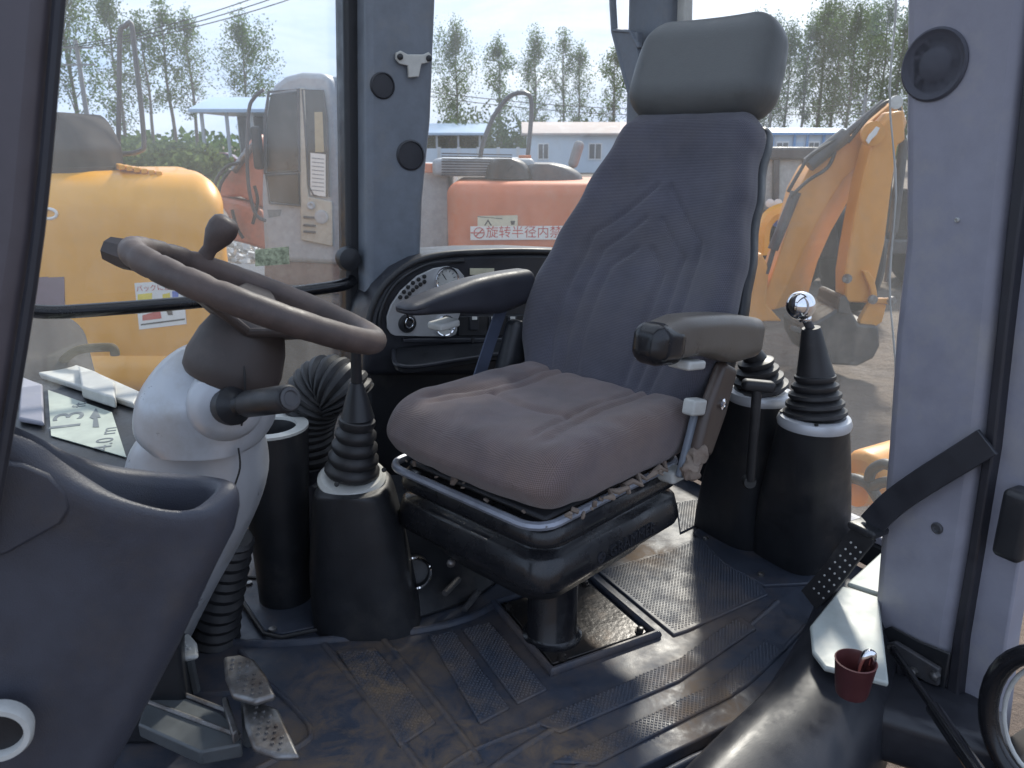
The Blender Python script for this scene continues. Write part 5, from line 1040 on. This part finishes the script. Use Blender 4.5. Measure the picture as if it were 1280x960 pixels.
# ================================================================== OUTSIDE: BUILDINGS, WALL, CARS
def hut(name, label, cat, x0, x1, ytop, Y, wallh, depth, wallm, roofm, roofrise, wins, over=.5, gable=False, doors=()):
    a = PY(x0, 200, Y).x; c_ = PY(x1, 200, Y).x; t = thing(name, label, cat, ((a+c_)/2, Y+depth/2, 0))
    b = nb(); box(b, ((a+c_)/2, Y+depth/2, wallh/2), (c_-a, depth, wallh)); wa = mk('wall', b, wallm, t)
    b = nb(); prism(b, [V((a-over, Y-over, wallh)), V((a-over, Y-over, wallh+.15)), V((a-over, Y+depth/2, wallh+roofrise)), V((a-over, Y+depth+over, wallh+.15)), V((a-over, Y+depth+over, wallh))], V((c_-a+2*over, 0, 0))); mk('roof', b, roofm, t)
    for (wx0, wx1, z0_, z1_) in wins:
        p0 = PY(wx0, 200, Y).x; p1 = PY(wx1, 200, Y).x
        b = nb(); box(b, ((p0+p1)/2, Y-.03, (z0_+z1_)/2), (p1-p0, .08, z1_-z0_)); f_ = mk('window', b, M['winframe'], t)
        for s in (-1, 1):
            b = nb(); box(b, ((p0+p1)/2+s*(p1-p0)*.23, Y-.075, (z0_+z1_)/2), ((p1-p0)*.38, .02, (z1_-z0_)*.86)); mk('pane', b, M['windark'], f_)
    for (wx0, wx1, h_) in doors:
        p0 = PY(wx0, 200, Y).x; p1 = PY(wx1, 200, Y).x; b = nb(); box(b, ((p0+p1)/2, Y-.04, h_/2), (p1-p0, .08, h_)); mk('door', b, M['blueroof'], t)
    return t
hut('site_office', 'white walled low house with weathered roof behind the orange machine', 'house', 660, 800, 165, 66, 2.9, 7, M['bluewall'], M['brownroof'], 1.1, [(672, 686, 1.0, 2.3), (735, 752, 1.0, 2.3)], .5)
rb = hut('site_office', 'blue trimmed prefabricated site building beyond the digging arm', 'house', 955, 1060, 170, 55, 2.8, 5, M['bluewall'], M['bluetrim'], .5, [(1008, 1022, .9, 2.4), (968, 984, .9, 2.4)], .4, doors=[(992, 1002, 2.3)])
for x in (963, 990, 1006, 1026, 1050):
    b = nb(); p = PY(x, 200, 55).x; box(b, (p, 54.9, 1.4), (.16, .12, 2.8)); mk('corner_strip', b, M['bluetrim'], rb)
def openshed(name, label, x0, x1, Y, h, depth, roofm):
    a = PY(x0, 200, Y).x; c_ = PY(x1, 200, Y).x; t = thing(name, label, 'shed', ((a+c_)/2, Y+depth/2, 0))
    b = nb(); prism(b, [V((a-.6, Y-.5, h)), V((a-.6, Y+depth/2, h+.9)), V((a-.6, Y+depth+.5, h)), V((a-.6, Y+depth+.5, h-.2)), V((a-.6, Y-.5, h-.2))], V((c_-a+1.2, 0, 0))); mk('roof', b, roofm, t)
    for k in range(4):
        for yy in (Y, Y+depth):
            b = nb(); box(b, (a+(c_-a)*k/3, yy, h/2), (.18, .18, h)); mk('post', b, M['cabgrey'], t)
    b = nb(); box(b, ((a+c_)/2, Y+depth-.1, h/2), (c_-a, .12, h)); mk('back_wall', b, M['darkgrey'], t)
    b = nb(); box(b, ((a+c_)/2+1, Y+.6, .55), ((c_-a)*.55, .12, 1.1)); mk('low_wall', b, M['bluewall'], t)
openshed('open_shed', 'open sided shed with pale blue roof behind the grey cab', 258, 350, 52, 4.3, 7, M['blueroof'])
openshed('open_shed', 'low shed with pale blue roof beyond the compound wall', 520, 600, 75, 3.2, 7, M['blueroof'])
wt = thing('compound_wall', 'long pale compound wall running behind the orange machine', 'wall', (0, 62, 0))
a, c_ = PY(500, 200, 62).x, PY(672, 200, 62).x
n = 7
for k in range(n):
    b = nb(); box(b, (a+(c_-a)*(k+.5)/n, 62, .95), ((c_-a)/n-.12, .2, 1.9)); mk('wall_panel', b, M['bluewall'], wt)
    b = nb(); box(b, (a+(c_-a)*k/n, 62, 1.0), (.25, .3, 2.0)); mk('wall_pier', b, M['concrete'], wt)
def car(name, label, c, L, mat, rz):
    t = thing(name, label, 'car', c, rz)
    side = [(-.5, .22), (-.5, .42), (-.46, .52), (-.30, .57), (-.17, .86), (-.05, .95), (.16, .95), (.30, .80), (.38, .60), (.48, .54), (.5, .40), (.5, .22)]
    b = nb(); s = 1.5/.95; prism(b, [V((x*L, -.85, z*s)) for x, z in side], V((0, 1.7, 0))); mk('body', b, mat, t, bev=.10, seg=3, local=True)
    b = nb(); prism(b, [V((x*L, -.87, z*s)) for x, z in [(-.27, .60), (-.15, .84), (-.04, .91), (.14, .91), (.26, .79), (.33, .62)]], V((0, 1.74, 0))); mk('windows', b, M['windark'], t, bev=.02, local=True)
    for x in (-.31, .31):
        for y in (-.8, .8):
            b = nb(); lathe(b, [(.18, -.1), (.33, -.1), (.34, 0), (.33, .1), (.18, .1)], frame(V((x*L, y, .33)), (0, 1, 0)), 20); w_ = mk('wheel', b, M['tyre'], t, local=True)
            b = nb(); lathe(b, [(.17, -.11), (.17, .11)], frame(V((x*L, y, .33)), (0, 1, 0)), 16); mk('rim', b, M['ltgrey'], w_, local=True)
car('parked_car', 'dark red saloon car parked in the weeds by the open shed', PZ(276, 211, -.05), 4.3, M['carred'], .15)

# ================================================================== OUTSIDE: TREES, BUSHES, POLES, WIRES
def make_tree(seed, H, wid, cl0, nleaf, leafs=.30, airy=1.0):
    rnd = random.Random(seed)
    tb = nb(); lean = rnd.uniform(-.4, .4); tr = [V((lean*(z/H)**1.5+.12*math.sin(z*.7+seed), .1*math.sin(z*.5+seed), z)) for z in [H*.93*k/9 for k in range(10)]]; tr[0].z = -.2
    tube(tb, tr, [.20*(1-k/9)**.8+.02 for k in range(10)], 8)
    lb = nb(); cl = []
    nb_ = 30
    for i in range(nb_):
        t = cl0+(1-cl0)*(i+.5)/nb_; z = H*t*.93; a = rnd.uniform(0, 2*PI)
        prof = math.sin(min(1, ((t-cl0)/(1-cl0))*1.0+.10)*PI)**.55
        Lb = wid*.5*prof*rnd.uniform(.55, 1.15)
        p0 = V((lean*(z/H)**1.5, 0, z)); d = V((math.cos(a), math.sin(a), rnd.uniform(.7, 1.3)))
        p1 = p0+d*Lb; tube(tb, [p0, p0.lerp(p1, .5)+ZV*.05, p1], [.05, .035, .012], 5)
        for q in range(4): cl.append((p0.lerp(p1, rnd.uniform(.4, 1.1))+V((rnd.gauss(0, .25), rnd.gauss(0, .25), rnd.gauss(0, .3))), rnd.uniform(.35, .8)*wid/4.2))
    for i in range(10): cl.append((V((lean+rnd.gauss(0, .3), rnd.gauss(0, .3), H*rnd.uniform(.85, 1.0))), .5*wid/4.2))
    per = max(8, int(nleaf/len(cl)))
    for c, r in cl:
        for k in range(per):
            p = c+V((rnd.gauss(0, r*.6), rnd.gauss(0, r*.6), rnd.gauss(0, r*.75))); s = leafs*rnd.uniform(.45, 1.0)
            x = V((rnd.uniform(-1, 1), rnd.uniform(-1, 1), rnd.uniform(-1, 1))).normalized(); y = x.orthogonal().normalized()
            face(lb, [lb.verts.new(q) for q in (p-x*s*.5, p+y*s*.32, p+x*s*.6, p-y*s*.32)])
    return tb, lb
def tree_proto(seed, H, wid, cl0, nleaf, label, group, leafs=.3, name='poplar_tree'):
    t = thing(name, label, 'tree', (0, 0, 0), 0, group); tb, lb = make_tree(seed, H, wid, cl0, nleaf, leafs)
    mk('trunk', tb, M['bark'], t, ang=180, local=True); mk('crown', lb, M['leaf'], t, ang=180, local=True, rc=False); return t
protos = [tree_proto(11, 16, 5.2, .20, 5200, '', ''), tree_proto(23, 16, 4.2, .32, 3400, '', ''), tree_proto(37, 16, 3.6, .36, 2800, '', ''), tree_proto(51, 16, 6.5, .24, 6500, '', '')]
used = [False]*4
def plant(k, px, ytop, Y, wf, label, group):
    c = PY(px, 200, Y); top = PY(px, ytop, Y).z; s = top/16.0
    if not used[k]: o = protos[k]; o.location = (c.x, Y, -.05); o.scale = (s*wf, s*wf, s); o.rotation_euler.z = random.uniform(0, 6); used[k] = True
    else: o = copy_thing(protos[k], (c.x, Y, -.05), random.uniform(0, 6), (s*wf, s*wf, s))
    o['label'] = label; o['group'] = group
g1 = 'slender poplars beyond the yellow machine'; l1 = 'thin hazy poplar in the row beyond the yellow machine'
plant(3, 104, -60, 62, .9, 'dense tall poplar beside the utility pole beyond the yellow machine', g1)
for px, yt, k, wf in ((160, -25, 0, .9), (197, 12, 2, 1.0), (221, -4, 2, 1.0), (250, 10, 1, 1.0)): plant(k, px, yt, 82, wf, l1, g1)
plant(3, 316, 18, 80, 1.0, 'broad rounded poplar above the open shed roof', g1)
g2 = 'poplars behind the site office'; l2 = 'slender hazy poplar in the row behind the site office'
plant(3, 572, 28, 84, .85, 'broad full poplar above the low blue shed', g2)
for px, yt, k, wf in ((626, 44, 1, 1.1), (668, 38, 0, .95), (703, 34, 2, 1.0), (722, 54, 1, 1.0), (764, 55, 1, 1.25), (800, 40, 0, 1)): plant(k, px, yt, 88, wf, l2, g2)
g3 = 'dense poplar row beyond the digging arm'; l3 = 'tall poplar in the dense row beyond the digging arm'
for i, px in enumerate((938, 958, 976, 996, 1016, 1034, 1052, 1072, 1090, 1108, 1128, 1150, 1175)): plant((3, 0, 3, 1, 0, 3)[i % 6], px, random.uniform(0, 26)-(12 if px > 1000 else -4), 72+random.uniform(-4, 5), .9, l3, g3)
def bush(label, px, ybase, w_, h_, Y, n, group):
    t = thing('bush', label, 'bush', (PY(px, 200, Y).x, Y, 0), 0, group); b = nb(); lumps = [(V((random.uniform(-.4, .4)*w_, random.uniform(-.3, .3)*w_, random.uniform(.25, .75)*h_)), random.uniform(.18, .34)*min(w_, h_)) for k in range(16)]
    for k in range(n):
        c, r = random.choice(lumps); d = V((random.gauss(0, 1), random.gauss(0, 1), random.gauss(0, 1))).normalized(); p = c+d*r*random.uniform(.7, 1.1); p.z = max(.05, p.z); s = random.uniform(.12, .26)
        x = V((random.uniform(-1, 1), random.uniform(-1, 1), random.uniform(-1, 1))).normalized(); y = x.orthogonal().normalized()
        face(b, [b.verts.new(q) for q in (p-x*s, p+y*s*.6, p+x*s, p-y*s*.6)])
    mk('foliage', b, M['bushleaf'], t, ang=180, local=True, rc=False)
    b = nb(); tube(b, [V((0, 0, -.1)), V((.1, 0, h_*.3)), V((.2, .1, h_*.6))], [.09, .06, .03], 6); mk('stem', b, M['bark'], t, local=True)
g4 = 'green bushes at the edge of the yard'
for px, w_, h_, Y in ((200, 4.5, 2.8, 46), (232, 4.0, 2.3, 44), (262, 3.0, 1.7, 46), (150, 5, 2.9, 52), (100, 6, 3.2, 56)): bush('leafy green bush between the yellow machine and open shed', px, 200, w_, h_, Y, 1500, g4)
g5 = 'dark shrubs behind the compound wall'
for px, w_, h_, Y in ((560, 7, 4.5, 80), (595, 8, 6.5, 82), (630, 7, 5.0, 80), (715, 6, 6.0, 84)): bush('rounded dark green shrub behind the compound wall', px, 200, w_, h_, Y, 1500, g5)
fw_ = nb()
for i in range(9000):
    x = random.uniform(-150, 150); y = random.uniform(120, 135); z = random.uniform(0, 4.0)*random.uniform(.5, 1)+1.2*noise.noise(V((x*.07, 0, 0))); s = random.uniform(.4, .8); d = V((random.uniform(-1, 1), random.uniform(-1, 1), random.uniform(-1, 1))).normalized(); e = d.orthogonal().normalized(); p = V((x, y, max(.1, z)))
    face(fw_, [fw_.verts.new(q) for q in (p-d*s, p+e*s*.7, p+d*s, p-e*s*.7)])
tag(mk('distant_woodland', fw_, M['leaf'], ang=180, rc=False), 'low hazy belt of distant woodland behind the yard', 'woodland', kind='stuff')
def upole(label, px, Y, h, arms=True):
    c = PY(px, 200, Y); t = thing('utility_pole', label, 'pole', (c.x, Y, 0)); b = nb(); tube(b, [V((c.x, Y, -.3)), V((c.x, Y, h))], [.17, .11], 10); mk('pole_shaft', b, M['pole'], t)
    if arms:
        for z in (h-.4, h-1.3): b = nb(); box(b, (c.x, Y, z), (1.8, .1, .1)); mk('cross_arm', b, M['pole'], t)
    return V((c.x, Y, h-.4))
pA = upole('grey utility pole with cross arms beyond the yellow machine', 117, 48, PY(117, 50, 48).z)
pB = upole('utility pole half lost among the dense poplars', 1072, 60, PY(1072, 118, 60).z)
def wire(label, a, c_, sag, group):
    b = nb(); tube(b, [a.lerp(c_, k/20)-ZV*(sag*4*(k/20)*(1-k/20)) for k in range(21)], .028, 5); tag(mk('power_line', b, M['ink'], ang=180), label, 'power line', group)
for k, off in enumerate((-.8, 0, .8)):
    wire('thin power line running up from the pole beyond the yellow machine', pA+V((off, 0, .05)), PY(480+30*k, -70, 40), .6, 'overhead wires by the yellow machine')
for k, (y0, y1) in enumerate(((112, 131), (118, 136))):
    wire('thin power line slung past the poplars behind the site office', PY(520, y0, 64), pB+V((0, 0, -.2-.5*k)), .9, 'wires past the site office')
wire('thin power line leaving the pole among the dense poplars', pB, PY(1300, 126, 60), .4, 'wires past the site office')
